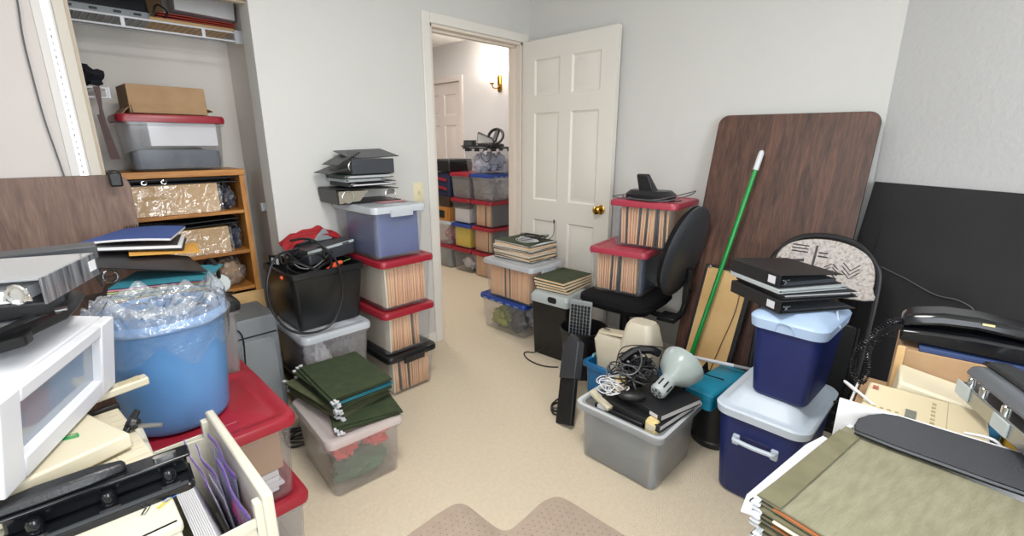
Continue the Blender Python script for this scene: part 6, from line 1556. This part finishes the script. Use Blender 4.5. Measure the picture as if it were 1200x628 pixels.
# brown carton and the black phone on it
t = thing('cardboard_box', 'small brown carton with torn corner under the black telephone', 'box', W(.075, .255, zi - .0) @ R(4, 'Z'))
MB().bb((0, 0, 0), (.25, .15, .165)).obj('box_body', M_KRAFT, t, bevel=.002)
MB().bb((-.004, -.004, .05), (.012, .0, .172)).obj('torn_edge', M_KRAFTP, t, bevel=.002)
o = MB().bb((0, 0, 0), (.22, .14, .012)).obj('navy_book', mat('navy_cover', '2A3C66', .5), bevel=.002, M=W(.11, .26, zi + .1655) @ R(4, 'Z')); tag(o, 'thin navy book between the carton and the black telephone', 'book')
zp = zi + .1785
t = thing('telephone', 'black corded desk telephone at the right edge', 'telephone', W(.070, .27, zp) @ R(2, 'Z'))
MB().loft([[(x, .0, 0), (x, .14, 0), (x, .14, h1), (x, .0, h0)] for x, h0, h1 in ((0, .028, .036), (.05, .034, .042), (.13, .040, .048), (.24, .040, .048))]).obj('phone_base', M_BLACKG, t, bevel=.006)
MB().loft([[(x, .012 + w_, z), (x, .105 - w_, z), (x, .100 - w_, z + h1), (x, .02 + w_, z + h1)] for x, z, h1, w_ in ((-.004, .029, .024, .004), (.02, .038, .030, 0), (.07, .050, .030, .0), (.13, .055, .028, 0), (.20, .050, .026, 0), (.25, .044, .024, 0))]).obj('handset', M_BLACKG, t, bevel=.009, seg=3)
MB().bb((.135, .010, .072), (.155, .013, .076)).obj('label', M_CREAMY, t)
# coiled cord hanging from the handset
pts = spline([on_board(1085, 378, .0) * .0 + (W(.068, .30, zp + .042).translation), W(.045, .285, zp + .035).translation, W(.015, .275, zp - .01).translation, W(-.006, .265, zp - .06).translation, W(-.004, .255, zp - .105).translation, W(.018, .25, zp - .125).translation, W(.024, .258, zp - .09).translation, W(.018, .268, zp - .04).translation, W(.040, .275, zp + .005).translation, W(.062, .28, zp + .012).translation], 16)
coil = []
for i, p in enumerate(pts[:-1]):
    tt = (pts[i + 1] - p).normalized(); a_ = tt.cross(Vector((.3, .9, .1))).normalized(); b_ = tt.cross(a_)
    for q in range(5):
        th = (i * 5 + q) * 2 * PI / 10.0
        coil.append(p.lerp(pts[i + 1], q / 5) + a_ * (.0068 * math.cos(th)) + b_ * (.0068 * math.sin(th)))
tag(MB().tube(coil, .0014, 5).obj('telephone_cable', M_BLACKG), 'black coiled telephone cord hanging left of the carton', 'cord')
# grey steel stapler-like punch, lying across the carton's near edge
a = G(1129, 434, .880); b = G(1215, 504, .880)
t = thing('heavy_duty_punch', 'heavy grey and steel office punch lying on the phones at right', 'punch', frame(a, b - a))
MB().loft([[(x, .0, z), (x, .085, z), (x, .078, z + h1), (x, .012, z + h1)] for x, z, h1 in ((.0, -.002, .016), (.02, -.004, .024), (.10, -.004, .026), (.26, -.004, .024))]).obj('lever_body', mat('gunmetal', '5C6066', .34, var=.06), t, bevel=.007, seg=3)
MB().loft([[(x, .026, z), (x, .075, z), (x, .070, z + .008), (x, .032, z + .008)] for x, z in ((-.004, .018), (.04, .023), (.26, .024))]).obj('top_grip', M_BLACKV, t, bevel=.003)
MB().bb((.005, -.002, -.055), (.27, .08, -.022)).obj('steel_frame', M_STEEL, t, bevel=.003)
MB().bb((.0, -.006, -.050), (.045, -.002, -.020)).obj('end_block', M_LGREY, t, bevel=.001)
MB().bb((.125, -.006, -.052), (.17, -.002, -.024)).obj('end_block', M_LGREY, t, bevel=.001)
for x in (.018, .06, .13, .2): MB().lathe([(.001, 0), (.008, 0), (.008, .016), (.004, .02), (.001, .02)], 14, M=T(x, .010, -.024)).obj('spring_post', M_CHROME, t)
MB().tube([(.262 + .020 * math.cos(2 * PI * k / 16), -.008, -.045 + .020 * math.sin(2 * PI * k / 16)) for k in range(16)], .006, 6, True).obj('brown_knob', mat('dark_brown_bakelite', '4A2A22', .4), t)
# white cable at the carton's left corner
tag(MB().tube(spline([W(.02, .10, zi + .09).translation, W(-.003, .08, bh + .008).translation, W(.03, .05, bh + .003).translation, W(.10, .06, zi + .06).translation], 8), .003, 6).obj('white_cable', M_CABLEW), 'white cable looping over the left corner of the carton', 'cable')
tag(MB().tube(spline([W(.20, .03, zi + .10).translation, W(.245, .02, zi + .105).translation, W(.27, .012, zi + .05).translation, W(.26, .02, zi + .01).translation], 8), .003, 6).obj('white_cable', M_CABLEW), 'white cable beside the answering machine by the grey punch', 'cable')
o = MB().bb((0, 0, 0), (.07, .05, .09)).obj('yellow_box', mat('mustard_card', 'B08A28', .6), bevel=.002, M=W(.262, .085, zi)); tag(o, 'mustard yellow small box under the grey punch', 'box')
o = MB().bb((0, 0, 0), (.035, .03, .095)).obj('blue_box', mat('blue_print', '2C6E96', .5, var=.2), bevel=.002, M=W(.222, .10, zi)); tag(o, 'small blue printed box between modem and punch', 'box')
